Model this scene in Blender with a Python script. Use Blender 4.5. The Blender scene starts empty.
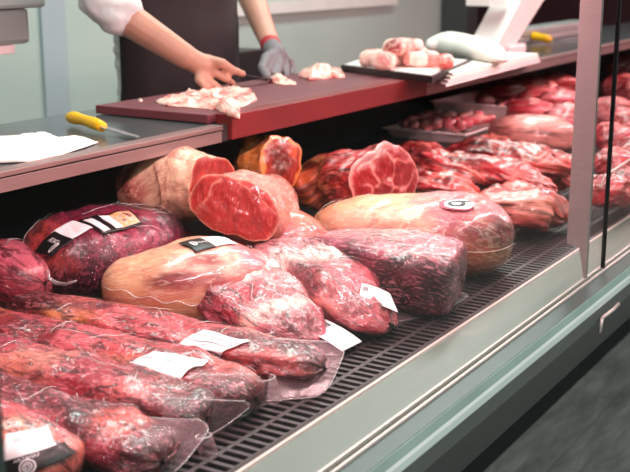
import bpy, bmesh, math, random
import numpy as np
from mathutils import Vector, noise, Matrix
from mathutils.bvhtree import BVHTree
from mathutils.geometry import tessellate_polygon

# ------------------------------------------------------------------ camera, world, lights, exposure
SC = bpy.context.scene
COL = SC.collection
FPX = 1126.0
PITCH = math.atan(278 / FPX)
AZ = math.atan(708 / math.hypot(FPX, 278))
CAM = Vector((0, 0, 1.46))
HD = Vector((math.cos(AZ), math.sin(AZ), 0)); RT = Vector((math.sin(AZ), -math.cos(AZ), 0)); UPZ = Vector((0, 0, 1))
FW = HD * math.cos(PITCH) - UPZ * math.sin(PITCH)
UP = HD * math.sin(PITCH) + UPZ * math.cos(PITCH)
cd = bpy.data.cameras.new('camera'); cam = bpy.data.objects.new('camera', cd); COL.objects.link(cam)
cd.sensor_width = 36; cd.lens = FPX / 630 * 36; cd.clip_start = 0.05; cd.clip_end = 60
m = Matrix((RT, UP, -FW)).transposed().to_4x4(); m.translation = CAM; cam.matrix_world = m
cd.dof.use_dof = True; cd.dof.focus_distance = 2.0; cd.dof.aperture_fstop = 6.3
SC.camera = cam
SC.view_settings.view_transform = 'Standard'; SC.view_settings.look = 'None'
SC.view_settings.gamma = 1; SC.view_settings.exposure = 0.08; SC.view_settings.use_curve_mapping = False
W = bpy.data.worlds.new('world'); SC.world = W; W.use_nodes = True
W.node_tree.nodes['Background'].inputs[0].default_value = (0.75, 0.85, 0.85, 1)
W.node_tree.nodes['Background'].inputs[1].default_value = 0.18

def area(name, loc, sx, sy, power, color, rot=(0, 0, 0)):
    l = bpy.data.lights.new(name, 'AREA'); l.shape = 'RECTANGLE'; l.size = sx; l.size_y = sy
    l.energy = power; l.color = color
    o = bpy.data.objects.new(name, l); COL.objects.link(o); o.location = loc; o.rotation_euler = rot
    return o
# tubes in the case canopy above the meat (pink-white butcher tubes)
area('case_tube_light', (2.4, 0.80, 1.585), 4.4, 0.04, 50, (1.0, 0.57, 0.61), (math.radians(38), 0, 0))
area('case_tube_light', (6.6, 0.80, 1.585), 3.8, 0.04, 52, (1.0, 0.44, 0.48), (math.radians(38), 0, 0))
# ceiling panels of the shop
area('ceiling_panel_light', (3.6, 1.9, 2.75), 5.0, 0.5, 95, (0.90, 1.0, 0.97))
area('ceiling_panel_light', (3.0, -1.8, 2.85), 6.0, 1.6, 125, (0.9, 1.0, 0.96))

# ------------------------------------------------------------------ helpers
def ray(x, y): return FW + RT * ((x - 315) / FPX) + UP * ((236 - y) / FPX)
def Z(x, y, z): d = ray(x, y); return CAM + d * ((z - CAM.z) / d.z)
def Y(x, y, Yv): d = ray(x, y); return CAM + d * (Yv / d.y)
def lin(h):
    h = h.lstrip('#'); c = [int(h[i:i + 2], 16) / 255 for i in (0, 2, 4)]
    return tuple((v / 12.92 if v <= 0.04045 else ((v + 0.055) / 1.055) ** 2.4) for v in c)

def tag(o, label=None, cat=None, group=None, kind=None):
    if label: o['label'] = label
    if cat: o['category'] = cat
    if group: o['group'] = group
    if kind: o['kind'] = kind
    return o
def obj(name, me, mat=None, parent=None, smooth=True):
    if isinstance(me, bmesh.types.BMesh):
        bm = me; me = bpy.data.meshes.new(name); bm.normal_update(); bm.to_mesh(me); bm.free()
    me.name = name
    o = bpy.data.objects.new(name, me); COL.objects.link(o)
    if mat: me.materials.clear(); me.materials.append(mat)
    if smooth:
        me.polygons.foreach_set('use_smooth', [True] * len(me.polygons))
    if parent:
        o.parent = parent
        o.matrix_parent_inverse = Matrix.Translation(-world_loc(parent))
    return o
def world_loc(o):
    v = Vector(o.location)
    if o.parent: v = v + world_loc(o.parent) + o.matrix_parent_inverse.translation
    return v
def thing(name, label, cat, loc, group=None):
    o = bpy.data.objects.new(name, None); COL.objects.link(o); o.location = loc; o.empty_display_size = 0.02
    return tag(o, label, cat, group)
def box(bm, x0, x1, y0, y1, z0, z1, bevel=0):
    vs = [bm.verts.new((x, y, z)) for x in (x0, x1) for y in (y0, y1) for z in (z0, z1)]
    fs = [(0, 1, 3, 2), (4, 6, 7, 5), (0, 4, 5, 1), (2, 3, 7, 6), (0, 2, 6, 4), (1, 5, 7, 3)]
    ff = [bm.faces.new([vs[i] for i in f]) for f in fs]
    if bevel:
        es = list({e for f in ff for e in f.edges})
        bmesh.ops.bevel(bm, geom=es, offset=bevel, segments=2, affect='EDGES', profile=0.6)
def boxobj(name, b, mat, parent=None, bevel=0.0):
    bm = bmesh.new(); box(bm, *b, bevel=bevel); return obj(name, bm, mat, parent, smooth=False)
def struct(name, b, mat, bevel=0.0):
    return tag(boxobj(name, b, mat, None, bevel), kind='structure')
def tube(bm, pts, r, n=8, closed=False):
    pts = [Vector(p) for p in pts]; rings = []
    N = len(pts)
    for i, p in enumerate(pts):
        a = pts[(i - 1) % N] if (closed or i > 0) else p; b = pts[(i + 1) % N] if (closed or i < N - 1) else p
        t = (b - a).normalized()
        s = t.cross(UPZ)
        if s.length < 1e-3: s = Vector((1, 0, 0))
        s.normalize(); u = s.cross(t)
        rr = r[i] if isinstance(r, (list, tuple)) else r
        rings.append([bm.verts.new(p + (s * math.cos(k * 2 * math.pi / n) + u * math.sin(k * 2 * math.pi / n)) * rr) for k in range(n)])
    M = N if closed else N - 1
    for i in range(M):
        A_, B_ = rings[i], rings[(i + 1) % N]
        for k in range(n): bm.faces.new((A_[k], A_[(k + 1) % n], B_[(k + 1) % n], B_[k]))
    if not closed:
        bm.faces.new(rings[0][::-1]); bm.faces.new(rings[-1])
def prism_yz(bm, prof, x0, x1):
    a = [bm.verts.new((x0, y, z)) for y, z in prof]; b = [bm.verts.new((x1, y, z)) for y, z in prof]
    n = len(prof)
    for i in range(n): bm.faces.new((a[i], a[(i + 1) % n], b[(i + 1) % n], b[i]))
    bm.faces.new(a[::-1]); bm.faces.new(b)
    bmesh.ops.recalc_face_normals(bm, faces=bm.faces)
def crom(P, t):
    n = len(P) - 1; x = min(max(t, 0), 1) * n; i = min(int(x), n - 1); f = x - i
    p0 = P[max(i - 1, 0)]; p1 = P[i]; p2 = P[i + 1]; p3 = P[min(i + 2, n)]
    return 0.5 * ((2 * p1) + (p2 - p0) * f + (2 * p0 - 5 * p1 + 4 * p2 - p3) * f * f + (3 * p1 - p0 - 3 * p2 + p3) * f ** 3)
def fbm(p, o=4):
    return noise.fractal(p, 1.0, 2.0, o)

# ------------------------------------------------------------------ materials
def newmat(name):
    m = bpy.data.materials.new(name); m.use_nodes = True
    nt = m.node_tree; b = nt.nodes['Principled BSDF']
    return m, nt, b
def N(nt, t, **kw):
    n = nt.nodes.new(t)
    for k, v in kw.items():
        if k.startswith('_'): setattr(n, k[1:], v)
        else: n.inputs[k].default_value = v
    return n
def noise_n(nt, scale, detail=4, rough=0.55, dist=0.0, coord=None, typ=None):
    n = N(nt, 'ShaderNodeTexNoise', Scale=scale, Detail=detail, Roughness=rough, Distortion=dist)
    if typ: n.noise_type = typ
    if coord is not None: nt.links.new(coord, n.inputs['Vector'])
    return n.outputs[0]
def ramp(nt, src, stops):
    r = nt.nodes.new('ShaderNodeValToRGB'); nt.links.new(src, r.inputs[0])
    e = r.color_ramp.elements
    while len(e) < len(stops): e.new(0.5)
    for k, (p, c) in enumerate(stops):
        e[k].position = p; e[k].color = (*c, 1) if not isinstance(c, (int, float)) else (c, c, c, 1)
    return r.outputs[0]
def mixc(nt, f, a, b, mode='MIX'):
    n = nt.nodes.new('ShaderNodeMix'); n.data_type = 'RGBA'; n.blend_type = mode
    for s, v in ((n.inputs[0], f), (n.inputs[6], a), (n.inputs[7], b)):
        if isinstance(v, (int, float)): s.default_value = v
        elif isinstance(v, tuple): s.default_value = (*v, 1)
        else: nt.links.new(v, s)
    return n.outputs[2]
def bump(nt, h, strength, dist, normal=None):
    n = N(nt, 'ShaderNodeBump', Strength=strength, Distance=dist); nt.links.new(h, n.inputs['Height'])
    if normal is not None: nt.links.new(normal, n.inputs['Normal'])
    return n.outputs[0]
def plain(name, col, rough=0.5, metal=0.0, var=0.12, vscale=8, bs=0.0, bscale=60, coat=0.0, spec=0.5, stretch=None):
    m, nt, b = newmat(name)
    c = lin(col) if isinstance(col, str) else col
    tc = nt.nodes.new('ShaderNodeTexCoord'); co = tc.outputs['Object']
    if stretch:
        mp = N(nt, 'ShaderNodeMapping'); mp.inputs['Scale'].default_value = stretch
        nt.links.new(co, mp.inputs[0]); co = mp.outputs[0]
    n = noise_n(nt, vscale, 5, 0.6, 0, co)
    d = tuple(v * (1 - var) for v in c); u = tuple(min(1, v * (1 + var)) for v in c)
    nt.links.new(ramp(nt, n, [(0.3, d), (0.7, u)]), b.inputs['Base Color'])
    b.inputs['Roughness'].default_value = rough; b.inputs['Metallic'].default_value = metal
    b.inputs['Coat Weight'].default_value = coat; b.inputs['Specular IOR Level'].default_value = spec
    if bs: nt.links.new(bump(nt, noise_n(nt, bscale, 4, 0.6, 0, co), bs, 0.002), b.inputs['Normal'])
    return m

def meat_mat(name, vein=0.5, vein_col='#e9b7b0', vscale=38, dark=0.5, dark_col='#2a0409', crinkle=0.5, cscale=28, rough=0.4, coat=0.8,
             stretch=(0.4, 1, 1), haze=0.0, fine=0.3, vlo=0.53, gam=1.12):
    m, nt, b = newmat(name)
    at2 = N(nt, 'ShaderNodeAttribute', _attribute_name='Loc'); co = at2.outputs['Vector']
    mp = N(nt, 'ShaderNodeMapping'); mp.inputs['Scale'].default_value = stretch
    nt.links.new(co, mp.inputs[0]); cs = mp.outputs[0]
    at = N(nt, 'ShaderNodeAttribute', _attribute_name='Col')
    c = at.outputs['Color']
    nd = noise_n(nt, vscale * 0.5, 5, 0.65, 0.8, cs)
    c = mixc(nt, ramp(nt, nd, [(0.47, 0.0), (0.60, dark)]), c, lin(dark_col))
    nv = noise_n(nt, vscale, 6, 0.62, 1.6, cs)
    c = mixc(nt, ramp(nt, nv, [(vlo, 0.0), (vlo + 0.06, vein), (vlo + 0.16, vein * 0.6)]), c, lin(vein_col))
    nr = noise_n(nt, vscale * 0.6, 3, 0.5, 1.5, cs, 'RIDGED_MULTIFRACTAL')
    c = mixc(nt, ramp(nt, nr, [(0.72, 0.0), (0.95, vein * 0.8)]), c, lin(vein_col))
    n2 = noise_n(nt, vscale * 1.7, 3, 0.55, 1.0, cs)
    c = mixc(nt, ramp(nt, n2, [(0.30, fine * 1.5), (0.48, 0.0)]), c, lin(dark_col))
    if haze:
        nh = noise_n(nt, cscale * 0.9, 4, 0.6, 2.5, co, 'RIDGED_MULTIFRACTAL')
        c = mixc(nt, ramp(nt, nh, [(0.78, 0.0), (1.0, haze)]), c, lin('#f3dfe2'))
    gm = N(nt, 'ShaderNodeGamma', Gamma=gam); nt.links.new(c, gm.inputs[0])
    nt.links.new(gm.outputs[0], b.inputs['Base Color'])
    b.inputs['Roughness'].default_value = rough
    b.inputs['Coat Weight'].default_value = coat; b.inputs['Coat Roughness'].default_value = 0.05
    h1 = noise_n(nt, cscale, 5, 0.6, 1.5, co, 'RIDGED_MULTIFRACTAL')
    bn = bump(nt, nv, 0.5, 0.003)
    bc = bump(nt, h1, crinkle, 0.004)
    nt.links.new(bn, b.inputs['Normal']); nt.links.new(bc, b.inputs['Coat Normal'])
    return m

M = {}
M['wrapped'] = meat_mat('wrapped_beef', 0.6, '#ea9aa4', 105, 0.8, '#44051a', 1.0, 55, 0.5, 0.75, (0.5, 1, 1), 0.35, 0.4, .54, 1.22)
M['wrapped_dark'] = meat_mat('dark_wrapped_beef', 0.5, '#cc6080', 100, 0.7, '#30041a', 0.7, 60, 0.45, 0.5, (1.5, 0.6, 1), 0.3, 0.5, .52, 1.15)
M['fatcap'] = meat_mat('fat_cap', 0.3, '#f8e2cc', 60, 0.5, '#b0504c', 0.4, 40, 0.45, 0.6, (0.7, 1, 1), 0.15, 0.2, .53, 1.0)
M['fatdry'] = meat_mat('dry_fat', 0.35, '#f8dcc4', 70, 0.55, '#96382e', 0.25, 30, 0.5, 0.35, (0.6, 1, 1), 0, 0.2, .53, 1.0)
M['raw'] = meat_mat('raw_red_meat', 0.6, '#f09a90', 60, 0.85, '#48060e', 0.35, 40, 0.38, 0.5, (0.25, 1, 1), 0, 0.5, .53, 1.25)
M['rawfar'] = meat_mat('raw_pink_meat', 0.6, '#f2a8a4', 55, 0.7, '#5a0814', 0.3, 30, 0.4, 0.45, (0.4, 1, 1), 0, 0.3)
M['cut'] = meat_mat('cut_face', 0.4, '#ee948a', 90, 0.3, '#7a1018', 0.15, 30, 0.36, 0.5, (1, 1, 0.4), 0, 0.25, 0.56, 1.3)
M['trim'] = meat_mat('trimmings', 0.5, '#fbe3d2', 45, 0.3, '#b03a34', 0.2, 30, 0.45, 0.4, (1, 1, 1), 0, 0.1)

def film_mat(name, base=0.07, edge=0.55, col=(0.9, 0.82, 0.84), crs=26, st=0.8, rough=0.12, diff=0.35):
    m = bpy.data.materials.new(name); m.use_nodes = True; nt = m.node_tree; nt.nodes.clear()
    out = nt.nodes.new('ShaderNodeOutputMaterial')
    tc = nt.nodes.new('ShaderNodeTexCoord')
    h = noise_n(nt, crs, 4, 0.6, 2.0, tc.outputs['Object'], 'RIDGED_MULTIFRACTAL')
    nb = bump(nt, h, st, 0.006)
    g = N(nt, 'ShaderNodeBsdfGlossy', Roughness=rough); nt.links.new(nb, g.inputs['Normal'])
    d = N(nt, 'ShaderNodeBsdfDiffuse'); d.inputs['Color'].default_value = (*col, 1); nt.links.new(nb, d.inputs['Normal'])
    gd = nt.nodes.new('ShaderNodeMixShader'); gd.inputs[0].default_value = diff
    nt.links.new(g.outputs[0], gd.inputs[1]); nt.links.new(d.outputs[0], gd.inputs[2])
    tr = nt.nodes.new('ShaderNodeBsdfTransparent')
    lw = N(nt, 'ShaderNodeLayerWeight', Blend=0.5); nt.links.new(nb, lw.inputs['Normal'])
    pw = N(nt, 'ShaderNodeMath', _operation='POWER'); pw.inputs[1].default_value = 3; nt.links.new(lw.outputs['Facing'], pw.inputs[0])
    mr = N(nt, 'ShaderNodeMapRange'); mr.inputs['To Min'].default_value = base; mr.inputs['To Max'].default_value = edge
    nt.links.new(pw.outputs[0], mr.inputs['Value'])
    mx = nt.nodes.new('ShaderNodeMixShader'); nt.links.new(mr.outputs[0], mx.inputs[0])
    nt.links.new(tr.outputs[0], mx.inputs[1]); nt.links.new(gd.outputs[0], mx.inputs[2])
    nt.links.new(mx.outputs[0], out.inputs[0])
    return m
M['film'] = film_mat('vacuum_film', 0.010, 0.09, crs=60, st=0.8, rough=0.05, diff=0.1)
M['film_sheet'] = film_mat('loose_film', 0.09, 0.4, (0.85, 0.5, 0.56), 9, 0.5, 0.2, 0.7)
M['film_edge'] = film_mat('film_seam', 0.35, 0.8, (0.95, 0.9, 0.9), 12, 0.2, 0.2, 0.6)

def glass_mat(name, tint=(0.93, 0.97, 0.95), refl=0.035):
    m = bpy.data.materials.new(name); m.use_nodes = True; nt = m.node_tree; nt.nodes.clear()
    out = nt.nodes.new('ShaderNodeOutputMaterial')
    tr = nt.nodes.new('ShaderNodeBsdfTransparent'); tr.inputs[0].default_value = (*tint, 1)
    g = N(nt, 'ShaderNodeBsdfGlossy', Roughness=0.0)
    lw = N(nt, 'ShaderNodeLayerWeight', Blend=0.5)
    pw = N(nt, 'ShaderNodeMath', _operation='POWER'); pw.inputs[1].default_value = 5; nt.links.new(lw.outputs['Facing'], pw.inputs[0])
    ml = N(nt, 'ShaderNodeMath', _operation='MULTIPLY_ADD'); ml.inputs[1].default_value = 0.5; ml.inputs[2].default_value = 0.012; nt.links.new(pw.outputs[0], ml.inputs[0])
    mx = nt.nodes.new('ShaderNodeMixShader'); nt.links.new(ml.outputs[0], mx.inputs[0])
    nt.links.new(tr.outputs[0], mx.inputs[1]); nt.links.new(g.outputs[0], mx.inputs[2]); nt.links.new(mx.outputs[0], out.inputs[0])
    return m
M['glass'] = glass_mat('case_glass')
M['acrylic'] = glass_mat('acrylic', (0.95, 0.92, 0.92))

M['grill'] = plain('deck_grill_steel', '#4c4143', 0.4, 0.4, 0.15, 20)
M['deck'] = plain('deck_dark_steel', '#2c2628', 0.45, 0.4, 0.15)
M['void'] = plain('dark_plastic', '#08070a', 0.7)
M['mintdim'] = plain('mint_grey_strip', '#93ada3', 0.35)
M['darkmetal2'] = plain('dark_lip', '#5a605e', 0.4, 0.2)
M['sage'] = plain('sage_enamel', '#58645a', 0.4, 0.0, 0.05, 5, coat=0.3)
M['ledge'] = plain('bright_aluminium', '#dccac4', 0.3, 0.3, 0.05)
M['darkmetal'] = plain('dark_anodised_rail', '#525b58', 0.35, 0.3, 0.08, 6)
M['mint'] = plain('mint_bumper', '#e6f2ec', 0.3, 0.0, 0.05, 4, coat=0.5)
M['panel'] = plain('grey_front_panel', '#4c5150', 0.45, 0.3, 0.12, 5)
M['kick'] = plain('black_kickboard', '#0a0c0c', 0.6)
M['steel'] = plain('brushed_steel', '#a28f8f', 0.45, 0.15, 0.06, 30, stretch=(1, 1, 6))  # grey pink base: pink light reflecting on the upright is in the colour
M['worktop'] = plain('dark_glossy_worktop', '#4c5456', 0.22, 0.25, 0.1, 3)
M['trimmetal'] = plain('pinkish_steel_trim', '#a08482', 0.32, 0.55, 0.08, 12, stretch=(0.3, 4, 4))
M['groove'] = plain('groove_black', '#2a1c1d', 0.6)
M['board'] = plain('maroon_cutting_board', '#6a3038', 0.5, 0.0, 0.12, 14, 0.15, 90)
M['boardred'] = plain('red_board_front', '#701619', 0.42, 0.0, 0.18, 6, coat=0.2)
M['yellow'] = plain('yellow_handle', '#f2b705', 0.35, 0.0, 0.08, 10)
M['blade'] = plain('knife_steel', '#b9c0c2', 0.25, 0.9, 0.05)
M['darkblade'] = plain('dark_knife', '#40484a', 0.35, 0.6, 0.05)
M['paper'] = plain('white_paper', '#ece4dc', 0.8, 0.0, 0.05, 8, 0.3, 30)
M['white'] = plain('white_plastic', '#e6dfdb', 0.4, 0.0, 0.04)
M['label'] = plain('label_white', '#f2eef0', 0.45, 0.0, 0.03)
M['ink'] = plain('label_black', '#151013', 0.4, 0.0, 0.03)
M['greyink'] = plain('label_grey_print', '#8a7d84', 0.5)
M['redink'] = plain('label_red_print', '#c8415a', 0.5)
M['photo'] = None
M['traydark'] = plain('black_tray', '#1d1617', 0.4, 0.2)
M['traypink'] = plain('white_tray', '#efd6d6', 0.4)
M['apron'] = plain('maroon_black_apron', '#231014', 0.8, 0.0, 0.15, 20, 0.2, 120)
M['shirt'] = plain('white_shirt', '#d8d4d4', 0.85, 0.0, 0.08, 20, 0.3, 60)
M['trousers'] = plain('dark_trousers', '#1a1a1e', 0.85)
M['skin'] = plain('skin', '#b98672', 0.5, 0.0, 0.08, 18)
M['hair'] = plain('hair', '#20160f', 0.7)
M['glove'] = plain('grey_mesh_glove', '#716a6e', 0.7, 0.1, 0.2, 160, 0.5, 300)
M['cuff'] = plain('red_cuff', '#a8202c', 0.6)
M['wallgrey'] = plain('sage_grey_wall', '#b4c2bb', 0.45, 0.0, 0.06, 1.2)
M['wallreflect'] = plain('blue_grey_reflection', '#a9b5bb', 0.4, 0.0, 0.05, 2)
M['walldark'] = plain('maroon_wall_panel', '#4a1a22', 0.5, 0.0, 0.2, 2)
M['ceiling'] = plain('ceiling_white', '#c8ccca', 0.8)
M['grey'] = plain('grey_machine', '#8f9391', 0.4, 0.1, 0.05, 5)
M['string'] = plain('string', '#e8d3c4', 0.7)
M['bone'] = plain('bone', '#f0d2c0', 0.4)
# dark wood-like floor
def floor_mat():
    m, nt, b = newmat('grey_wood_floor')
    tc = nt.nodes.new('ShaderNodeTexCoord'); mp = N(nt, 'ShaderNodeMapping'); mp.inputs['Scale'].default_value = (1.0, 5.0, 1)
    nt.links.new(tc.outputs['Object'], mp.inputs[0])
    n = noise_n(nt, 3.5, 6, 0.65, 0.6, mp.outputs[0])
    c = ramp(nt, n, [(0.3, lin('#6e6e6a')), (0.55, lin('#92928d')), (0.75, lin('#acaca6'))])
    br = N(nt, 'ShaderNodeTexBrick'); br.inputs['Scale'].default_value = 1.0
    br.inputs['Color1'].default_value = (1, 1, 1, 1); br.inputs['Color2'].default_value = (0.85, 0.85, 0.85, 1); br.inputs['Mortar'].default_value = (0.7, 0.7, 0.7, 1)
    br.inputs['Mortar Size'].default_value = 0.004; br.inputs['Brick Width'].default_value = 1.2; br.inputs['Row Height'].default_value = 0.2
    nt.links.new(tc.outputs['Object'], br.inputs['Vector'])
    nt.links.new(mixc(nt, 1.0, c, br.outputs[0], 'MULTIPLY'), b.inputs['Base Color'])
    b.inputs['Roughness'].default_value = 0.5
    return m
M['floor'] = floor_mat()

# ------------------------------------------------------------------ setting
DZ = 0.80          # top of display deck
struct('floor', (-3, 14, -4, 6, -0.1, 0), M['floor'])
struct('ceiling', (-3, 14, 1.2, 6, 2.9, 3.0), M['ceiling'])
struct('wall_back', (-3, 7.6, 3.4, 3.5, 0, 2.9), M['wallgrey'])
struct('wall_far', (10.5, 10.6, -4, 6, 0, 2.9), M['walldark'])
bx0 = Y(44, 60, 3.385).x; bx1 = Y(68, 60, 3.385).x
struct('trim_1', (bx0, bx1, 3.385, 3.4, 0.4, 2.9), M['wallreflect'])  # blurred bluish reflection on the wall, built as a thin coloured strip

# ------------------------------------------------------------------ display case (refrigerated counter)
X0, X1 = -0.6, 10.0
case = thing('refrigerated_display_case', 'long refrigerated meat display case with slotted deck and grey green front ledge', 'display case', (3, 1.2, 0))
# slotted deck grill
bm = bmesh.new()
px = 0.021; Yrows = [(0.815, 0.853), (0.861, 0.899), (0.907, 0.945), (0.953, 0.991), (0.999, 1.037), (1.045, 1.083), (1.091, 1.129), (1.137, 1.175), (1.183, 1.221)]
ycuts = [0.806]
for a, b_ in Yrows: ycuts += [a, b_]
ycuts += [1.24]
xs = []
x = 0.5
while x < 6.0: xs += [x, x + 0.0125]; x += px
gridv = [[bm.verts.new((xx, yy, DZ)) for yy in ycuts] for xx in xs]
for i in range(len(xs) - 1):
    for j in range(len(ycuts) - 1):
        if i % 2 == 0 and j % 2 == 1: continue
        bm.faces.new((gridv[i][j], gridv[i + 1][j], gridv[i + 1][j + 1], gridv[i][j + 1]))
g = bmesh.ops.extrude_face_region(bm, geom=list(bm.faces))
bmesh.ops.translate(bm, verts=[v for v in g['geom'] if isinstance(v, bmesh.types.BMVert)], vec=(0, 0, -0.003))
bmesh.ops.recalc_face_normals(bm, faces=bm.faces)
obj('slotted_deck', bm, M['grill'], case, smooth=False)
boxobj('rear_deck', (X0, X1, 1.24, 1.86, DZ - 0.02, DZ), M['deck'], case)
boxobj('rear_step', (2.9, X1, 1.42, 1.859, DZ + .0005, DZ + .055), M['deck'], case)
boxobj('drip_pan', (X0, X1, 0.806, 1.24, DZ - 0.08, DZ - 0.07), M['void'], case)
boxobj('deck_lip', (X0, X1, 0.797, 0.806, DZ - 0.05, DZ + 0.006), M['groove'], case, 0.001)
bm = bmesh.new(); prism_yz(bm, [(0.797, 0.803), (0.791, 0.803), (0.712, 0.797), (0.712, 0.78), (0.797, 0.78)], X0, X1)
obj('front_ledge', bm, M['sage'], case, smooth=False)
bm = bmesh.new(); prism_yz(bm, [(0.7975, 0.806), (0.792, 0.806), (0.791, 0.8032), (0.7975, 0.8032)], X0, X1)
obj('ledge_edge_strip', bm, M['ledge'], case, smooth=False)
for ya, yb in ((0.7045, 0.7095), (0.690, 0.6955)):
    boxobj('glass_channel', (X0, X1, ya, yb, 0.775, 0.803), M['ledge'], case, 0.001)
boxobj('glass_gasket', (X0, X1, 0.6955, 0.7045, 0.775, 0.797), M['darkmetal'], case)
bm = bmesh.new(); prism_yz(bm, [(0.690, 0.7985), (0.658, 0.7975), (0.658, 0.735), (0.69, 0.735)], X0, X1)
obj('bumper_rail', bm, M['darkmetal'], case, smooth=False)
bm = bmesh.new(); prism_yz(bm, [(0.6579, 0.7965), (0.6560, 0.7968), (0.6500, 0.785), (0.6579, 0.785)], X0, X1); obj('bumper_upper_strip', bm, M['mintdim'], case, smooth=False)
bm = bmesh.new(); prism_yz(bm, [(0.6579, 0.7848), (0.6500, 0.7848), (0.6475, 0.780), (0.6475, 0.768), (0.6500, 0.764), (0.6579, 0.764)], X0, X1); obj('bumper', bm, M['mint'], case, smooth=False)
bm = bmesh.new(); prism_yz(bm, [(0.6579, 0.7638), (0.651, 0.7638), (0.651, 0.735), (0.6579, 0.735)], X0, X1); obj('bumper_lower_lip', bm, M['darkmetal2'], case, smooth=False)
bm = bmesh.new(); prism_yz(bm, [(0.654, 0.7348), (0.80, 0.50), (0.83, 0.50), (0.83, 0.7348)], X0, X1)
obj('front_panel', bm, M['panel'], case, smooth=False)
bm = bmesh.new(); prism_yz(bm, [(0.802, 0.4998), (1.16, 0.25), (1.2, 0.25), (1.2, 0.4998)], X0, X1)
obj('lower_panel', bm, M['kick'], case, smooth=False)
boxobj('kickboard', (X0, X1, 1.16, 1.2, 0, 0.2498), M['kick'], case)
boxobj('inner_back_panel', (X0, X1, 1.86, 1.90, 0.0, 1.068), M['void'], case)
bm = bmesh.new(); a = Y(602, 318, 0.640); tube(bm, [a, a + Vector((0.055, -0.006, 0.004)), a + Vector((0.10, -0.004, 0.004))], 0.004, 6)
tube(bm, [a, a + Vector((-0.012, 0.0, -0.028))], 0.004, 6)
obj('panel_latch', bm, M['ledge'], case)

# front glass and its uprights
gp = tag(boxobj('front_glass_panel', (-0.5, 2.350, 0.697, 0.703, 0.79, 2.0), M['glass']), 'clear front glass pane left of the black joint', 'glass pane')
gp = tag(boxobj('front_glass_panel', (2.358, 10.0, 0.697, 0.703, 0.79, 2.0), M['glass']), 'clear front glass pane right of the black joint', 'glass pane')
tag(boxobj('glass_joint_seal', (2.350, 2.3575, 0.696, 0.704, 0.803, 2.0), M['void']), 'thin black vertical seal between the two front glass panes', 'seal')
def upright(x, label, wide=0.045):
    bm = bmesh.new()
    prism_yz(bm, [(0.704, 0.803), (0.709, 0.803), (0.722, 0.868), (0.704 + wide, 0.873), (0.704 + wide, 2.0), (0.704, 2.0)], x, x + 0.012)
    return tag(obj('glass_upright', bm, M['steel'], None, False), label, 'glass upright')
upright(2.25, 'satin steel upright with tapered foot beside the black glass joint')
u = boxobj('glass_upright', (0.570, 0.634, 0.704, 0.716, 0.803, 2.0), M['panel']); tag(u, 'dark grey upright at the lower left corner of the picture', 'glass upright')
# canopy that carries the case tubes
cp = thing('lighting_canopy', 'canopy with tube lights above the meat case', 'canopy', (3, 0.8, 1.6))
boxobj('canopy_shelf', (X0, X1, 0.705, 0.93, 1.61, 1.63), M['white'], cp)

# worktop behind the case
wt = thing('worktop', 'dark glossy service worktop with a pinkish steel front strip', 'worktop', (3, 1.65, 1.06))
boxobj('surface', (X0, X1, 1.475, 1.90, 1.07, 1.10), M['worktop'], wt)
for xa, xb in ((X0, 2.0), (3.02, X1)):
    boxobj('front_strip', (xa, xb, 1.462, 1.475, 1.064, 1.0885), M['trimmetal'], wt, 0.001)
    boxobj('strip_groove', (xa, xb, 1.464, 1.475, 1.0885, 1.092), M['groove'], wt)
    boxobj('front_lip', (xa, xb, 1.458, 1.492, 1.092, 1.102), M['trimmetal'], wt, 0.002)
boxobj('end_block', (2.002, 2.028, 1.466, 1.475, 1.064, 1.10), M['groove'], wt)

board = thing('cutting_board', 'long maroon cutting board with bright red front on the worktop', 'cutting board', (2.6, 1.6, 1.102))
bm = bmesh.new(); box(bm, 2.0, 3.20, 1.50, 1.83, 1.1025, 1.122, 0.002); obj('board_slab', bm, M['board'], board, False)
bm = bmesh.new(); box(bm, 2.03, 3.02, 1.455, 1.4995, 1.066, 1.122, 0.002); obj('board_front', bm, M['boardred'], board, False)

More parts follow.
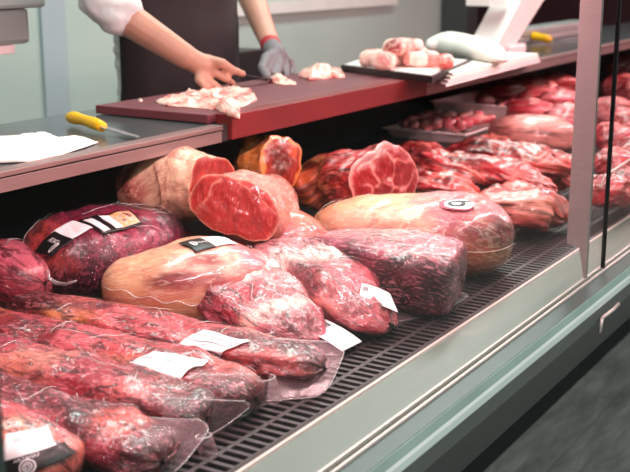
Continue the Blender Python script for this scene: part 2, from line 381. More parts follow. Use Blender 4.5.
# ------------------------------------------------------------------ meat builder
def ang_(k, ns):
    a = k / ns * 2
    return a - 2 if a > 1 else a
def blob(name, st, mat, parent=None, floor=None, ends=(0.28, 0.28), ne=2.3, amp=0.006, sc=14, seed=0, base='#a02c3c', spots=(),
         nr=84, ns=64, roll=0, amp2=0.0, sc2=40, ridge=0.0, rsc=(5, 26), dent=0.0):
    """st: list of (Vector centre, half width, half height). Returns obj and dict."""
    P = [Vector(s[0]) for s in st]; Wd = [Vector((s[1], s[2], 0)) for s in st]
    sv = Vector((seed * 3.17, seed * 1.31, seed * 7.7))
    bm = bmesh.new(); rings = []; info = []; locs = []
    Ltot = sum((P[i + 1] - P[i]).length for i in range(len(P) - 1))
    for i in range(nr):
        q = i / (nr - 1)
        t = 0.5 * (q + 0.5 * (1 - math.cos(math.pi * q)))
        c = crom(P, t); w = crom(Wd, t)
        T = (crom(P, min(1, t + 0.02)) - crom(P, max(0, t - 0.02))).normalized()
        S = T.cross(UPZ).normalized(); U = S.cross(T)
        e = 1.0
        if ends[0] and t < ends[0]: e *= max(0.0, 1 - (1 - t / ends[0]) ** 2.4) ** 0.5
        if ends[1] and 1 - t < ends[1]: e *= max(0.0, 1 - (1 - (1 - t) / ends[1]) ** 2.4) ** 0.5
        e = max(e, 0.02)
        ring = []
        for k in range(ns):
            a = 2 * math.pi * k / ns + math.pi / 2 + roll
            ca, sa = math.cos(a), math.sin(a)
            rr = (abs(ca) ** ne + abs(sa) ** ne) ** (-1 / ne)
            lx, lz = ca * rr * w.x * e, sa * rr * w.y * e
            cr, sr = math.cos(roll), math.sin(roll)
            lx, lz = lx * cr + lz * sr, -lx * sr + lz * cr
            p = c + S * lx + U * lz
            dirn = (S * lx + U * lz); L = dirn.length
            dirn = dirn / L if L > 1e-6 else T
            if e < 0.5: dirn = (dirn + T * (1 if t > .5 else -1) * (1 - e)).normalized()
            d = fbm(p * sc + sv, 4) * amp
            if amp2: d += (0.35 - abs(noise.noise(p * sc2 + sv)) - 0.5 * abs(noise.noise(p * sc2 * 2.1 + sv))) * amp2
            if ridge:
                q3 = Vector((t * Ltot * rsc[0], ang_(k, ns) * w.x * 3.1 * rsc[1], seed * 2.3 + 2.0 * t))
                d += (0.30 - abs(noise.noise(q3)) * 1.6 - 0.5 * abs(noise.noise(q3 * 2.3))) * ridge
            if dent: d -= max(0, noise.noise(p * 7 + sv) - .05) * dent
            p = p + dirn * d
            if floor is not None and p.z < floor + 0.0015: p.z = floor + 0.0015
            ring.append(bm.verts.new(p))
            ang = k / ns * 2
            if ang > 1: ang -= 2
            info.append((t, -ang, p.copy())); locs.append((t * Ltot, ang * math.pi * w.x * 1.0, seed * 1.7 + 0.3 * w.x * abs(ang)))
        rings.append(ring)
    for i in range(nr - 1):
        for k in range(ns):
            bm.faces.new((rings[i][k], rings[i][(k + 1) % ns], rings[i + 1][(k + 1) % ns], rings[i + 1][k]))
    bm.faces.new(rings[0][::-1]); bm.faces.new(rings[-1])
    bmesh.ops.recalc_face_normals(bm, faces=bm.faces)
    bm.verts.ensure_lookup_table()
    o = obj(name, bm, mat, parent)
    paint(o, info, base, spots, sv)
    setloc(o, locs)
    o_rings = [[info[i * ns + k][2] for k in range(ns)] for i in (0, nr - 1)]
    return o, o_rings
def setloc(o, locs):
    la = o.data.attributes.new('Loc', 'FLOAT_VECTOR', 'POINT')
    flat = [c for l in locs for c in l]
    flat += [0.0] * (3 * len(o.data.vertices) - len(flat))
    la.data.foreach_set('vector', flat[:3 * len(o.data.vertices)])
def paint(o, info, base, spots, sv):
    me = o.data; ca = me.color_attributes.new('Col', 'FLOAT_COLOR', 'POINT')
    cb = Vector(lin(base)); out = []
    sp = [(s[0], s[1], s[2], s[3], Vector(lin(s[4]))) for s in spots]
    for t, a, p in info:
        c = cb.copy()
        n1 = noise.noise(p * 16 + sv) * 0.5 + noise.noise(p * 40 + sv) * 0.3
        for t0, a0, rt, ra, cc in sp:
            da = abs(a - a0); da = min(da, 2 - da)
            d = ((t - t0) / rt) ** 2 + (da / ra) ** 2
            f = 1.0 / (1 + math.exp((math.sqrt(d) - 1 + n1 * 0.9) * 7))
            c = c.lerp(cc, f)
        out += [c.x, c.y, c.z, 1]
    while len(out) < 4 * len(me.vertices): out += [cb.x, cb.y, cb.z, 1]
    ca.data.foreach_set('color', out[:4 * len(me.vertices)])

def cut_face(ring, parent, mat, rim='#f2c4ae', base='#c0323c', spots=(), bulge=0.006, seed=0, rimw=0.08, nrad=44, seeds=None, lw=.05):
    """disc closing a flat end, spots in local polar disc coords (x,y in -1..1, radius, colour)"""
    c = sum(ring, Vector()) / len(ring); n = len(ring)
    nrm = Vector()
    for k in range(n): nrm += (ring[k] - c).cross(ring[(k + 1) % n] - c)
    nrm.normalize()
    if nrm.dot(CAM - c) < 0: nrm = -nrm
    u = (ring[n // 4 * 3] - c).normalized(); v = (ring[0] - c).normalized()
    bm = bmesh.new(); rows = []; info = []
    for j in range(nrad + 1):
        f = j / nrad; row = []
        for k in range(n):
            d = ring[k] - c
            p = c + d * f * 1.0 + nrm * (0.0015 + bulge * (1 - f ** 4) + fbm((c + d * f) * 22 + Vector((seed, 0, 0)), 3) * 0.004 * (1 - f ** 6))
            if j == 0: p = c + nrm * (0.0015 + bulge)
            row.append(p); a = 2 * math.pi * k / n + math.pi / 2
            info.append((f, math.cos(a) * f, math.sin(a) * f, p))
            bm.verts.new(p)
        rows.append(row)
    bm.verts.ensure_lookup_table()
    for j in range(nrad):
        for k in range(n):
            a, b_, c_, d_ = j * n + k, j * n + (k + 1) % n, (j + 1) * n + (k + 1) % n, (j + 1) * n + k
            bm.faces.new([bm.verts[q] for q in (a, b_, c_, d_)])
    # skirt back for thickness
    back = [bm.verts.new(ring[k] - nrm * 0.004) for k in range(n)]
    for k in range(n): bm.faces.new((bm.verts[nrad * n + k] if False else bm.verts[nrad * n + k], bm.verts[nrad * n + (k + 1) % n], back[(k + 1) % n], back[k])) if False else None
    bmesh.ops.delete(bm, geom=back, context='VERTS')
    bmesh.ops.recalc_face_normals(bm, faces=bm.faces)
    o = obj('cut_face', bm, mat, parent)
    ca = o.data.color_attributes.new('Col', 'FLOAT_COLOR', 'POINT'); out = []
    cb = Vector(lin(base)); cr = Vector(lin(rim))
    for f, x_, y_, p in info:
        n1 = noise.noise(p * 30 + Vector((seed, 3, 1))) * 0.6 + noise.noise(p * 70) * 0.3
        c2 = cb.copy()
        for sx, sy, sr, cc in spots:
            d = math.hypot(x_ - sx, y_ - sy) / sr
            ff = 1 / (1 + math.exp((d - 1 + n1 * 0.8) * 9)); c2 = c2.lerp(Vector(lin(cc)), ff)
        if seeds:
            ww = .13
            xx, yy = x_ + ww * noise.noise(p * 28), y_ + ww * noise.noise(p * 28 + Vector((5, 5, 5)))
            ds = sorted((math.hypot(xx - a_, yy - b_), q_) for q_, (a_, b_) in enumerate(seeds))
            c2 = c2 * (0.85 + .25 * ((ds[0][1] * 37) % 5) / 5)
            ff = 1 / (1 + math.exp(((ds[1][0] - ds[0][0]) - lw * (1 + 1.4 * noise.noise(p * 45))) * 60)); c2 = c2.lerp(cr, ff * .9)
        ff = 1 / (1 + math.exp((1 - f - rimw * (1 + n1 * 1.5)) * 60)); c2 = c2.lerp(cr, ff)
        out += [c2.x, c2.y, c2.z, 1]
    ca.data.foreach_set('color', out[:4 * len(o.data.vertices)])
    setloc(o, [(p.x, p.y, p.z) for _, _, _, p in info])
    return o

def film_shell(src, parent, off=0.003, amp=0.004, sc=30, seed=0, mat=None, floor=DZ):
    me = src.data.copy(); sv = Vector((seed, seed * 2.1, 0.3))
    for v in me.vertices:
        p = v.co.copy(); r = 1 - abs(noise.noise(p * sc + sv)) * 2.2 ; r2 = 1 - abs(noise.noise(p * sc * 2.3 + sv)) * 2.2
        d = off + max(0, r) * amp + max(0, r2) * amp * 0.4
        q = p + v.normal * d
        if q.z < floor + 0.001: q.z = floor + 0.001
        v.co = q
    me.color_attributes.remove(me.color_attributes['Col'])
    return obj('vacuum_film', me, mat or M['film'], parent)

def sheet(name, corners, parent, mat, amp=0.004, sc=18, n=26, seed=0, seam=True, thick=0.0006, bulge=0.0, curl=None):
    """corners: 4 world points (a,b,c,d) counter-clockwise; a-b is the attached edge"""
    a, b_, c, d = [Vector(p) for p in corners]; sv = Vector((seed, 1, 2))
    nrm = (b_ - a).cross(d - a).normalized()
    if nrm.z < 0: nrm = -nrm
    P = []
    for i in range(n + 1):
        for j in range(n + 1):
            u, v = i / n, j / n
            v_ = v * (1 - .16 * abs(2 * u - 1) ** 5)
            p = (a * (1 - u) + b_ * u) * (1 - v_) + (d * (1 - u) + c * u) * v_
            p = p + nrm * (fbm(p * sc + sv, 3) * amp + bulge * math.sin(math.pi * u) * (1 - v * .3))
            if curl: p = p + nrm * curl * v ** 3 * (0.4 + 0.6 * math.sin(math.pi * u))
            p.z = max(p.z, DZ + 0.002)
            P.append(p)
    bm = bmesh.new(); vs = [bm.verts.new(p) for p in P]
    for i in range(n):
        for j in range(n):
            q = i * (n + 1) + j
            bm.faces.new((vs[q], vs[q + n + 1], vs[q + n + 2], vs[q + 1]))
    o = obj(name, bm, mat, parent)
    md = o.modifiers.new('t', 'SOLIDIFY'); md.thickness = thick; md.offset = 0
    if seam:
        bm = bmesh.new()
        idx = [j for j in range(n + 1)] + [i * (n + 1) + n for i in range(1, n + 1)] + [n * (n + 1) + j for j in range(n - 1, -1, -1)]
        tube(bm, [P[q] for q in idx], 0.0008, 6)
        obj('film_seam', bm, M['film_edge'], o)
    return o

# ---- labels mapped onto a surface
class Surf:
    def __init__(s, objs, quad, lift=0.0, thickness=0.0):
        """quad: 4 pixel corners (bl, br, tr, tl) used to find the patch on the surface"""
        V, Fc = [], []; objs = list(objs)
        films = [c for c in (objs[0].parent.children if objs[0].parent else []) if c.name.startswith('vacuum_film')]
        objs += films; s.off = -.0035 if films else 0.0
        for o in objs:
            me = o.data; off = len(V)
            V += [v.co.copy() for v in me.vertices]; Fc += [[off + q for q in p.vertices] for p in me.polygons]
        s.bvh = BVHTree.FromPolygons(V, Fc)
        s.c = []
        for (x_, y_) in quad:
            d = ray(x_, y_).normalized(); h = s.bvh.ray_cast(CAM, d)
            if h[0] is None:
                h = s.bvh.find_nearest(Z(x_, y_, 0.88))
            s.c.append(h[0].copy())
        s.n = (s.c[1] - s.c[0]).cross(s.c[3] - s.c[0]).normalized()
        if s.n.dot(CAM - s.c[0]) < 0: s.n = -s.n
    def __call__(s, u, v, lift):
        lift = lift + s.off
        p = (s.c[0] * (1 - u) + s.c[1] * u) * (1 - v) + (s.c[3] * (1 - u) + s.c[2] * u) * v
        h = s.bvh.ray_cast(p + s.n * 0.08, -s.n)
        if h[0] is not None and (h[0] - p).length < 0.035: return h[0] + s.n * lift
        return p + s.n * lift
def patch(name, sf, u0, u1, v0, v1, lift, mat, parent, nu=14, nv=14, shape=None):
    bm = bmesh.new(); g = {}
    for i in range(nu + 1):
        for j in range(nv + 1):
            u = u0 + (u1 - u0) * i / nu; v = v0 + (v1 - v0) * j / nv
            g[i, j] = bm.verts.new(sf(u, v, lift))
    for i in range(nu):
        for j in range(nv):
            bm.faces.new((g[i, j], g[i + 1, j], g[i + 1, j + 1], g[i, j + 1]))
    o = obj(name, bm, mat, parent)
    md = o.modifiers.new('t', 'SOLIDIFY'); md.thickness = 0.0005; md.offset = 0
    return o
def ringpatch(name, sf, cu, cv, r0, r1, lift, mat, parent, asp=1.0, n=32, a0=0, a1=2 * math.pi, rad=2):
    bm = bmesh.new(); rows = []
    for j in range(rad + 1):
        r = r0 + (r1 - r0) * j / rad
        rows.append([bm.verts.new(sf(cu + r * math.cos(a0 + (a1 - a0) * k / n) * asp, cv + r * math.sin(a0 + (a1 - a0) * k / n), lift)) for k in range(n + 1)])
    for j in range(rad):
        for k in range(n): bm.faces.new((rows[j][k], rows[j][k + 1], rows[j + 1][k + 1], rows[j + 1][k]))
    return obj(name, bm, mat, parent)
def text_on(name, sf, txt, cu, cv, size, lift, mat, parent, asp=1.0, rot=0.0, bold=0.0):
    cu_ = bpy.data.curves.new(name, 'FONT'); cu_.body = txt; cu_.size = 1; cu_.align_x = 'CENTER'; cu_.align_y = 'CENTER'; cu_.offset = bold
    to = bpy.data.objects.new(name, cu_); COL.objects.link(to)
    dg = bpy.context.evaluated_depsgraph_get(); me = bpy.data.meshes.new_from_object(to.evaluated_get(dg))
    bpy.data.objects.remove(to)
    bm = bmesh.new(); bm.from_mesh(me); bmesh.ops.triangulate(bm, faces=bm.faces)
    cr, sr = math.cos(rot), math.sin(rot)
    for v in bm.verts:
        x_, y_ = v.co.x * size, v.co.y * size
        x_, y_ = x_ * cr - y_ * sr, x_ * sr + y_ * cr
        v.co = sf(cu + x_ * asp, cv + y_, lift)
    return obj(name, bm, mat, parent)

def photo_mat():
    m, nt, b = newmat('steak_picture')
    tc = nt.nodes.new('ShaderNodeTexCoord')
    n = noise_n(nt, 45, 4, 0.6, 0.8, tc.outputs['Object'])
    nt.links.new(ramp(nt, n, [(0.38, lin('#7a1420')), (0.48, lin('#e8c9b0')), (0.58, lin('#f0a050')), (0.7, lin('#f6e6cf'))]), b.inputs['Base Color'])
    b.inputs['Roughness'].default_value = 0.3
    return m
M['photo'] = photo_mat()

# ------------------------------------------------------------------ front row: vacuum packed logs lying front to back
def log(label, pts, rad, seed, base, spots, mat='wrapped', group='vacuum packed beef logs in the front row', amp=0.006, sc=10):
    st = [(Vector((x_, y_, z_)), w_, h_) for (x_, y_, z_), (w_, h_) in zip(pts, rad)]
    c = st[len(st) // 2][0]
    t = thing('vacuum_packed_beef_log', label, 'packed meat', (c.x, c.y, DZ), group)
    o, rg = blob('meat', st, M[mat], t, DZ, (0.10, 0.12), 2.6, amp, sc, seed, base, spots, nr=130, ns=72, amp2=0.003, sc2=30, ridge=0.007, rsc=(7, 22), dent=.012)
    film_shell(o, t, 0.001, 0.0025, 22, seed)
    return t, o

tD, oD = log('long vacuum packed beef log with white label, farthest of the four slender logs',
    [(1.40, 1.50, .832), (1.405, 1.40, .836), (1.410, 1.20, .836), (1.42, 1.0, .836), (1.44, .86, .83)],
    [(.045, .03), (.058, .034), (.062, .034), (.062, .034), (.055, .028)], 1, '#b8404a',
    [(.04, 0, .10, 1, '#3a1014'), (.22, .1, .14, .25, '#5e141a'), (.38, .35, .12, .2, '#d08458'), (.3, -.3, .12, .3, '#c4584e'), (.52, .1, .1, .5, '#c8505c'), (.8, 0, .12, .35, '#7a1626'), (.94, .1, .08, .8, '#4a0c16'), (.75, -.35, .1, .2, '#e0a088'), (.86, .4, .1, .2, '#b84a4a')])
tC, oC = log('vacuum packed beef log with white label, second farthest of the slender logs',
    [(1.285, 1.50, .835), (1.285, 1.35, .836), (1.285, 1.18, .838), (1.28, 1.0, .838), (1.28, .885, .83)],
    [(.05, .032), (.06, .036), (.064, .036), (.064, .036), (.055, .03)], 2, '#bc4450',
    [(.06, 0, .08, .7, '#dc9a68'), (.3, .2, .13, .25, '#8e1c2c'), (.5, .1, .12, .4, '#cc5a64'), (.8, .2, .12, .35, '#8a1c2e'), (.96, 0, .08, 1, '#5a1020'), (.66, .35, .10, .2, '#dc8a62'), (.86, -.2, .1, .25, '#c86058')])
tB, oB = log('glossy vacuum packed beef log without label between two other logs',
    [(1.165, 1.48, .838), (1.165, 1.30, .842), (1.165, 1.15, .842), (1.17, 1.0, .84), (1.18, .895, .832)],
    [(.055, .034), (.062, .040), (.064, .040), (.062, .038), (.05, .03)], 3, '#b03a4c',
    [(.2, 0, .12, .5, '#b8445c'), (.48, .1, .12, .3, '#e6a894'), (.36, .35, .12, .25, '#d08070'), (.62, 0, .12, .5, '#a82c44'), (.82, 0, .12, .8, '#781628'), (.97, 0, .07, 1, '#3c0812'), (.75, .2, .07, .2, '#cc6868')])
tA, oA = log('nearest vacuum packed beef log at bottom, its bag end reaching the ledge',
    [(1.05, 1.42, .834), (1.05, 1.25, .836), (1.05, 1.10, .836), (1.05, .97, .836), (1.04, .865, .83)],
    [(.05, .032), (.058, .036), (.06, .036), (.06, .036), (.048, .03)], 4, '#9c2c42',
    [(.15, 0, .12, .6, '#b84c5c'), (.45, 0, .14, .5, '#7c1c30'), (.68, .1, .12, .4, '#520e1c'), (.82, 0, .08, .25, '#d0625a'), (.6, .35, .1, .2, '#b84458'), (.95, 0, .07, 1, '#5c1424')])
# corner pack with printed label
t = thing('vacuum_packed_beef_cut', 'packed beef cut with black and white printed label at bottom left corner', 'packed meat', (0.93, 1.05, DZ))
oP, _ = blob('meat', [(Vector((.935, 1.28, .84)), .05, .038), (Vector((.94, 1.15, .85)), .06, .05), (Vector((.945, 1.03, .848)), .058, .045), (Vector((.955, .94, .83)), .045, .03)],
    M['wrapped'], t, DZ, (.15, .15), 2.5, .006, 14, 5, '#b8384c', [(.8, .2, .15, .3, '#e8a080'), (.95, 0, .1, 1, '#c87060')], nr=90)
film_shell(oP, t, .0015, .003, 22, 5)
sf = Surf([oP], [(2, 480), (66, 456), (48, 426), (6, 434)])
patch('label', sf, 0, 1, 0, 1, .0045, M['label'], t)
patch('printed_band', sf, -.02, 1.12, -.05, .42, .0052, M['ink'], t)
ringpatch('logo_ring', sf, .47, .12, .16, .20, .0062, M['label'], t, 0.72)
ringpatch('logo_ring', sf, .47, .12, .09, .12, .0062, M['label'], t, 0.72)
text_on('logo_letter', sf, 'D', .47, .12, .17, .0064, M['label'], t, .72, 0, .02)
text_on('label_lettering', sf, 'ARZAGU', .47, .34, .13, .0064, M['label'], t, .9)
text_on('label_lettering', sf, '23 08 22', .35, .83, .09, .0064, M['greyink'], t, .8)

def label_lines(sf, par, rows=5, seed=0, bar=True):
    rnd = random.Random(seed)
    patch('label', sf, 0, 1, 0, 1, .0048, M['label'], par)
    if bar:
        for k in range(9):
            u = .06 + k * .02
            patch('barcode_line', sf, u, u + (.008 if k % 3 else .014), .55, .85, .0057, M['ink'], par, 1, 4)
    for r in range(rows):
        v = .85 - r * .16
        text_on('label_lettering', sf, rnd.choice(['LOMO ALTO', 'ENTRECOT', 'PESO NETO', 'LOTE 2208', 'KG 4,215', 'VACUNO']), .55 + rnd.uniform(-.1, .1), v, .085, .0058, M['greyink'] if r % 2 else M['redink'], par, .55)
sf = Surf([oD], [(178, 346), (221, 362), (252, 342), (203, 330)]); label_lines(sf, tD, 5, 1, False)
for v in (.33, .62): patch('label_rule', sf, .02, .98, v, v + .02, .0057, M['greyink'], tD, 10, 1)
sf = Surf([oC], [(128, 367), (181, 380), (209, 361), (153, 352)]); label_lines(sf, tC, 4, 2, False)
for v in (.48,): patch('label_rule', sf, .02, .98, v, v + .02, .0057, M['greyink'], tC, 10, 1)

# loose bag ends
z0 = DZ + .003
sheet('bag_end', [Z(266, 401, z0), Z(272, 338, .873), Z(349, 343, .85), Z(326, 396, z0)], tD, M['film_sheet'], .002, 9, seed=1)
sheet('bag_end', [Z(212, 424, z0), Z(205, 375, .878), Z(262, 374, .858), Z(252, 414, z0)], tC, M['film_sheet'], .002, 9, seed=2)
sheet('bag_end', [Z(158, 452, z0), Z(165, 398, .88), Z(258, 402, .83), Z(214, 434, z0)], tB, M['film_sheet'], .003, 9, seed=3)
sheet('bag_end', [Z(130, 490, z0), Z(100, 414, .872), Z(216, 421, .835), Z(178, 472, z0)], tA, M['film_sheet'], .003, 9, seed=4)
# curled film loop at the end of log C
def curl(cx, par, r=.017, L=.05):
    bm = bmesh.new(); n = 28; rows = []
    ax = Vector((0.25, -0.1, -1)).normalized(); s = Vector((1, 0.1, 0)).normalized(); q = ax.cross(s)
    for k in range(n):
        a = k / n * math.pi * 1.7
        o_ = (s * math.cos(a) + q * math.sin(a)) * r * (1 - k / n * .2)
        rows.append((bm.verts.new(cx + o_), bm.verts.new(cx + o_ * 1.15 + ax * L)))
    for k in range(n - 1): bm.faces.new((rows[k][0], rows[k][1], rows[k + 1][1], rows[k + 1][0]))
    o = obj('bag_curl', bm, M['film_sheet'], par)
    md = o.modifiers.new('t', 'SOLIDIFY'); md.thickness = .0008
    bm = bmesh.new(); tube(bm, [cx + (s * math.cos(k / n * math.pi * 1.7) + q * math.sin(k / n * math.pi * 1.7)) * r * (1 - k / n * .2) for k in range(n)], .001, 6)
    obj('film_seam', bm, M['film_edge'], o)
curl(Z(265, 378, .853), tC, .016, .04)
curl(Z(203, 436, .83), tA, .012, .03)

# ------------------------------------------------------------------ middle row
def pack(name, label, st, seed, base, spots, mat='wrapped', film=True, **kw):
    c = st[len(st) // 2][0]
    t = thing(name, label, 'packed meat', (c.x, c.y, kw.get('floor', DZ) or DZ), None if name == 'beef_rump_cap' else 'vacuum packed cuts in the middle of the case')
    o, rg = blob('meat', st, M[mat], t, kw.pop('floor', DZ), seed=seed, base=base, spots=spots, **kw)
    if film: film_shell(o, t, .0015, .0035, 22, seed)
    return t, o, rg

# pink ball at left edge
tL, oL, _ = pack('vacuum_packed_beef_cut', 'rounded pink vacuum packed cut at the left edge of the picture',
    [(Z(-30, 272, .86), .05, .05), (Z(-8, 272, .86), .075, .062), (Z(18, 276, .86), .075, .062), (Z(45, 283, .86), .05, .045)], 11, '#c85a6c',
    [(.75, .1, .25, .35, '#d8788a'), (.8, .6, .2, .3, '#b03a50')], 'wrapped', amp=.004, sc=12)
# E large dark-pink pack with two labels
tE, oE, _ = pack('vacuum_packed_beef_joint', 'large dark red vacuum packed joint with two printed labels under the worktop',
    [(Z(20, 264, .872), .065, .06), (Z(60, 257, .882), .105, .086), (Z(115, 249, .886), .11, .086), (Z(155, 245, .88), .105, .078), (Z(189, 244, .87), .065, .058)], 12, '#8c1e48',
    [(.12, .3, .16, .3, '#c45a4c'), (.2, .45, .15, .25, '#b8483e'), (.3, -.4, .5, .2, '#b86a6a'), (.35, .38, .12, .15, '#34121e'), (.6, .3, .25, .3, '#a02850'), (.8, .1, .14, .25, '#40262e'), (.7, -.1, .15, .2, '#4c1c2a'), (.3, .75, .4, .3, '#3a0c18')],
    'wrapped_dark', amp=.008, sc=9, amp2=.003, sc2=30, ends=(.3, .3), ridge=.004, rsc=(26, 6), dent=.015)
sf = Surf([oE], [(41, 243), (58, 249), (93, 228), (72, 221)])
patch('label', sf, 0, 1, .35, 1, .0048, M['label'], tE)
patch('printed_band', sf, 0.05, 1.1, -.25, .42, .0054, M['ink'], tE)
ringpatch('logo_ring', sf, .8, -.02, .12, .17, .006, M['label'], tE, .5)
text_on('logo_letter', sf, 'D', .8, -.02, .2, .006, M['label'], tE, .5, 0, .02)
text_on('label_lettering', sf, 'ARZAGU', .5, .15, .2, .006, M['label'], tE, .6)
sf = Surf([oE], [(104, 236), (143, 224), (129, 210), (77, 222)])
patch('label', sf, 0, 1, 0, 1, .0048, M['ink'], tE)
patch('white_stripe', sf, .06, .22, .1, .92, .0055, M['label'], tE, 4, 8)
patch('white_stripe', sf, .36, .55, .1, .92, .0055, M['label'], tE, 4, 8)
patch('picture', sf, .55, .96, .1, .92, .0055, M['photo'], tE)
bm = bmesh.new(); tube(bm, [Z(48, 270, .885), Z(49, 278, .87), Z(56, 283, .86), Z(66, 284, .87), Z(76, 281, .88)], [.002, .003, .004, .003, .002], 8)
obj('bag_clip', bm, M['film_edge'], tE)

# F pale orange fat cap with label
tF, oF, _ = pack('vacuum_packed_beef_joint', 'pale orange fat capped packed joint with black and white label',
    [(Z(116, 282, .855), .06, .05), (Z(145, 285, .862), .095, .066), (Z(185, 283, .870), .115, .079), (Z(222, 279, .870), .11, .076), (Z(258, 276, .86), .08, .055)], 13, '#dc9c78',
    [(.1, 0, .15, 1, '#cb8058'), (.3, .1, .2, .35, '#e6b088'), (.58, .3, .13, .14, '#f0c0aa'), (.50, .36, .10, .06, '#6a1420'), (.62, .22, .08, .07, '#7a1c28'), (.6, .42, .05, .12, '#6a1420'), (.72, .5, .16, .16, '#a83c4a'), (.75, 0, .14, .3, '#f0cdb0'), (.9, .2, .16, .6, '#d0707a'), (.35, .7, .3, .2, '#b8683f')],
    'fatcap', film=False, amp=.005, sc=9, ends=(.28, .28), ne=2.6, dent=.012)
sf = Surf([oF], [(196, 254), (238, 246), (224, 239), (178, 245)])
patch('printed_band', sf, 0, .47, 0, 1, .0035, M['ink'], tF)
patch('label', sf, .47, 1, 0, 1, .0035, M['label'], tF)
text_on('logo_letter', sf, 'D', .16, .5, .5, .0045, M['label'], tF, .3, 0, .02)
text_on('label_lettering', sf, 'ARZAGU', .33, .5, .2, .0045, M['label'], tF, .5)
bm = bmesh.new()
pts = []
for k in range(26):
    u_ = k / 25; x_ = 103 + 95 * u_; y_ = 286 + 18 * math.sin(u_ * 1.6) + 2 * math.sin(u_ * 22)
    d = ray(x_, y_).normalized(); h = Surf([oF], [(150, 280)] * 4).bvh.ray_cast(CAM, d) if k == 0 else None
    pts.append((x_, y_))
bv = Surf([oF], [(150, 280), (170, 280), (170, 270), (150, 270)]).bvh
PP = [bv.ray_cast(CAM, ray(*q).normalized())[0] for q in pts]; PP = [q + Vector((-.002, -.003, .001)) for q in PP if q]
if len(PP) > 3: tube(bm, PP, .0009, 6); obj('film_seam', bm, M['film_edge'], tF)

# G and H: loosely wrapped pink cuts with folded film
tG, oG, _ = pack('vacuum_packed_beef_cut', 'crinkled bag of pink beef in front centre, small white label at its tip',
    [(Z(205, 268, .862), .085, .055), (Z(228, 284, .862), .11, .060), (Z(260, 306, .85), .1, .05), (Z(292, 328, .835), .08, .035), (Z(322, 343, .82), .055, .018)], 14, '#c45468',
    [(.12, .0, .2, .5, '#e8a8a0'), (.38, .1, .06, .5, '#f4dcd0'), (.45, .45, .12, .25, '#8c2038'), (.55, -.2, .12, .25, '#e49a98'), (.62, .2, .12, .3, '#b02e44'), (.70, .05, .05, .4, '#f2cabc'), (.85, .2, .1, .4, '#8a2034'), (.35, .6, .2, .2, '#b04058')],
    'wrapped', amp=.007, sc=10, amp2=.006, sc2=20, ne=2.9, ridge=.014, rsc=(9, 9), dent=.02)
lp = [Z(306, 331, .836), Z(342, 352, .812), Z(362, 342, .812), Z(326, 320, .838)]
def flat_label(par, q, seed, bar=True):
    q = [Vector(p) for p in q]
    class S2:
        def __call__(s, u, v, lift):
            n = (q[1] - q[0]).cross(q[3] - q[0]).normalized()
            if n.z < 0: n = -n
            return (q[0] * (1 - u) + q[1] * u) * (1 - v) + (q[3] * (1 - u) + q[2] * u) * v + n * (lift - .004 + .003 * math.sin(u * 3.1))
    label_lines(S2(), par, 4, seed, bar)
flat_label(tG, lp, 3)
sheet('bag_end', [Z(262, 335, .85), Z(300, 352, .81), Z(345, 356, z0), Z(330, 322, .84)], tG, M['film_sheet'], .004, 18, seed=6)

tH, oH, _ = pack('vacuum_packed_beef_cut', 'crinkled bag of red beef with barcode label pointing at the grille, right of centre',
    [(Z(272, 256, .865), .075, .055), (Z(300, 270, .865), .095, .060), (Z(332, 292, .855), .09, .054), (Z(364, 312, .84), .075, .04), (Z(394, 328, .82), .055, .018)], 15, '#b8404e',
    [(.12, .1, .18, .6, '#e4a0a4'), (.35, .0, .07, .5, '#f2d4ca'), (.5, .3, .1, .3, '#7c182a'), (.6, -.1, .12, .3, '#c85462'), (.75, .2, .1, .35, '#94202e'), (.68, .4, .06, .14, '#e8908c'), (.9, .1, .12, .5, '#bc3c4c')],
    'wrapped', amp=.007, sc=10, amp2=.006, sc2=20, ne=2.9, ridge=.014, rsc=(9, 9), dent=.02)
flat_label(tH, [Z(358, 299, .868), Z(398, 313, .845), Z(390, 294, .862), Z(362, 284, .882)], 5)

# I: rounded fat cap with purple stamp
tI, oI, _ = pack('beef_rump_cap', 'rounded pale pink fat cap with faint purple stamp behind the wrapped bags',
    [(Z(228, 244, .86), .06, .05), (Z(252, 240, .872), .095, .068), (Z(288, 240, .875), .105, .068), (Z(330, 246, .86), .06, .045)], 16, '#d08074',
    [(.3, .1, .22, .3, '#d6907e'), (.42, .0, .09, .10, '#8a6488'), (.34, .12, .08, .10, '#7a5870'), (.75, .1, .16, .4, '#d8684a'), (.95, 0, .12, 1, '#a82c28'), (.5, .4, .25, .2, '#c86468')],
    'fatcap', film=False, amp=.005, sc=10, dent=.01)
# J: marbled pack, dark end, film tail
tJ, oJ, _ = pack('vacuum_packed_beef_joint', 'marbled pink vacuum packed block with dark front end at the deck grille',
    [(Z(318, 252, .86), .07, .048), (Z(348, 258, .866), .10, .060), (Z(390, 267, .870), .11, .066), (Z(430, 274, .868), .105, .066), (Z(462, 280, .862), .085, .058)], 17, '#a83c5c',
    [(.25, 0, .25, .35, '#e6aab0'), (.3, .35, .25, .2, '#8c2848'), (.45, .15, .12, .2, '#a84868'), (.55, -.1, .25, .25, '#eab8b0'), (.75, .05, .16, .25, '#dc8890'), (.88, .42, .2, .22, '#4a222c'), (.55, .6, .35, .3, '#22070f'), (.98, .2, .05, .8, '#6a3038')],
    'wrapped', amp=.006, sc=10, amp2=.003, sc2=30, ne=4.2, ridge=.006, rsc=(12, 12), ends=(.2, .12), dent=.015)
sheet('bag_end', [Z(352, 296, .84), Z(395, 322, z0), Z(440, 313, z0), Z(476, 292, .83)], tJ, M['film_sheet'], .003, 12, seed=8)
